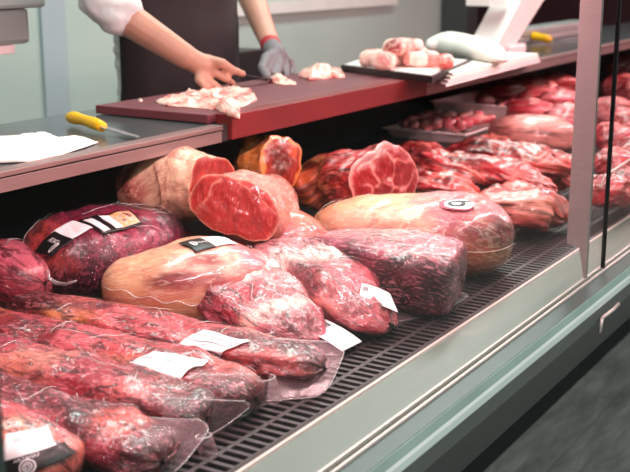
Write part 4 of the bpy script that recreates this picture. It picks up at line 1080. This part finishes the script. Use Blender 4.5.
# right hand (bare) holding the knife: palm and fingers
kh = Y(238, 76, 1.735)                             # knife / finger region
palmc = wrR.lerp(kh, .38)
def hand(bm, wr, pal, tips, rp=.031, rf=.0115):
    capsule(bm, wr, pal, .030, rp)
    for root, mid, tip, q in tips:
        capsule(bm, pal, root, rp * .72, rf * 1.25 * q); capsule(bm, root, mid, rf * 1.15 * q, rf * q); capsule(bm, mid, tip, rf * q, rf * .85 * q)
def pz(x_, y_, Yv): return Y(x_, y_, Yv)
palR = pz(203, 66, 1.81)
tipsR = [(pz(219, 64, 1.785), pz(231, 69, 1.755), pz(243, 74, 1.745), .95),      # index along the handle
         (pz(215, 73, 1.785), pz(227, 79, 1.76), pz(233, 84, 1.775), .95),
         (pz(207, 79, 1.79), pz(216, 86, 1.77), pz(222, 90, 1.785), .9),
         (pz(199, 80, 1.80), pz(205, 87, 1.78), pz(211, 91, 1.79), .85),
         (pz(208, 60, 1.80), pz(222, 63, 1.76), pz(234, 71, 1.75), 1.1)]
hand(bm, wrR, palR, tipsR)
palL = pz(276, 55, 1.88)
capsule(bm, wrL, palL, .028, .027)
remesh(bm, 'body', M['skin'], person, .0045, 3)
# face details
bm = bmesh.new()
for s_ in (-1, 1): ellip(bm, hc + side * s_ * .032 + face_dir * .086 + Vector((0, 0, .012)), .012, .008, .008, rot)
obj('eyes', bm, M['ink'], person)
bm = bmesh.new(); ellip(bm, hc + face_dir * .09 + Vector((0, 0, -.055)), .024, .008, .007, rot); obj('mouth', bm, M['cuff'], person)
bm = bmesh.new(); ellip(bm, hc - face_dir * .015 + Vector((0, 0, .03)), .085, .1, .11, rot); remesh(bm, 'hair', M['hair'], person, .01, 2)
# shirt
bm = bmesh.new()
ellip(bm, TC + Vector((0, .02, 1.2)), .180, .125, .24, rot); ellip(bm, TC + Vector((0, .02, 1.37)), .205, .125, .16, rot)
capsule(bm, TC + Vector((0, .02, .97)), TC + Vector((0, .02, 1.15)), .16, .155)
fR = elR.lerp(wrR, .18); fL = elL.lerp(wrL, .08)
for a_, b_, ra, rb in ((shR, elR, .07, .06), (elR, fR, .060, .056), (shL, elL, .068, .058), (elL, fL, .058, .054)): capsule(bm, a_, b_, ra, rb)
capsule(bm, elR.lerp(wrR, .15), fR, .062, .063)
so = remesh(bm, 'shirt', M['shirt'], person, .008, 3)
for v in so.data.vertices:
    v.co += v.normal * (fbm(v.co * 16, 3) * .008 + (.3 - abs(noise.noise(Vector((v.co.x * 9, v.co.y * 9, v.co.z * 26))))) * .014)
# apron: shell in front from chest to shin
bm = bmesh.new(); rows = []
for i in range(25):
    z_ = .55 + .95 * i / 24; row = []
    hw = 1.25 if z_ < 1.28 else 1.25 - (z_ - 1.28) * 3.2
    rx, ry = (.205, .165) if z_ < 1.28 else (.205, .155)
    for j in range(25):
        a_ = -hw + 2 * hw * j / 24
        p = TC + Vector((0, .01, 0)) + side * math.sin(a_) * rx * 1.22 + face_dir * math.cos(a_) * ry * (1 if z_ > .95 else 1.02)
        p = p + face_dir * .008 * math.sin(a_ * 9 + z_ * 3) * (1 if z_ < 1.1 else .3)
        row.append(bm.verts.new((p.x, p.y, z_)))
    rows.append(row)
for i in range(24):
    for j in range(24): bm.faces.new((rows[i][j], rows[i][j + 1], rows[i + 1][j + 1], rows[i + 1][j]))
ao = obj('apron', bm, M['apron'], person); md = ao.modifiers.new('t', 'SOLIDIFY'); md.thickness = .004
bm = bmesh.new()
for h_ in (hipR, hipL):
    kn = Vector((h_.x, h_.y - .02, .49)); an = Vector((h_.x, h_.y + .02, .12)); capsule(bm, h_, kn, .1, .075); capsule(bm, kn, an, .075, .065)
remesh(bm, 'trousers', M['trousers'], person, .01, 3)
for h_ in (hipR, hipL):
    an = Vector((h_.x, h_.y + .03, .06)); bm = bmesh.new(); capsule(bm, an, an + face_dir * .2 + Vector((0, 0, -.01)), .056, .048)
    for v in bm.verts: v.co.z = max(v.co.z, .001)
    obj('shoe', bm, M['ink'], person)
# glove
bm = bmesh.new()
tipsL = [(pz(270, 64, 1.85), pz(266, 73, 1.82), pz(270, 80, 1.80), 1.1),
         (pz(278, 67, 1.84), pz(276, 76, 1.81), pz(278, 82, 1.80), 1.1),
         (pz(285, 66, 1.85), pz(286, 74, 1.83), pz(286, 80, 1.82), 1.1),
         (pz(290, 62, 1.86), pz(292, 69, 1.85), pz(291, 75, 1.84), 1.0),
         (pz(266, 58, 1.86), pz(262, 68, 1.82), pz(267, 77, 1.79), 1.15)]
hand(bm, wrL.lerp(palL, .25), palL, tipsL, .034, .0115)
remesh(bm, 'glove', M['glove'], person, .0045, 3)
bm = bmesh.new(); dd = (palL - wrL).normalized(); c0 = wrL.lerp(palL, .12)
capsule(bm, c0 - dd * .005, c0 + dd * .005, .032, .032); obj('glove_cuff', bm, M['cuff'], person)
# knife in hand
knife('dark slim knife held in the bare hand over the board', pz(212, 70, 1.79), pz(240, 74, 1.755), pz(275, 80, 1.745), .011, M['darkblade'], M['darkblade'], .022)

# acrylic divider beyond the black joint
bm = bmesh.new(); P4 = [Z(592, 214, .812), Z(604, 176, .93), Z(640, 153, .93), Z(650, 176, .812)]
fr = [bm.verts.new(p) for p in P4]; bk = [bm.verts.new(p + Vector((.003, .002, 0))) for p in P4]
bm.faces.new(fr); bm.faces.new(bk[::-1])
for k in range(4): bm.faces.new((fr[k], bk[k], bk[(k + 1) % 4], fr[(k + 1) % 4]))
dv = obj('acrylic_divider', bm, M['acrylic'], None, False); tag(dv, 'clear acrylic divider with bright edges right of the upright', 'divider')
bm = bmesh.new(); tube(bm, P4[:3], .003, 6); obj('divider_edge', bm, M['ledge'], dv)
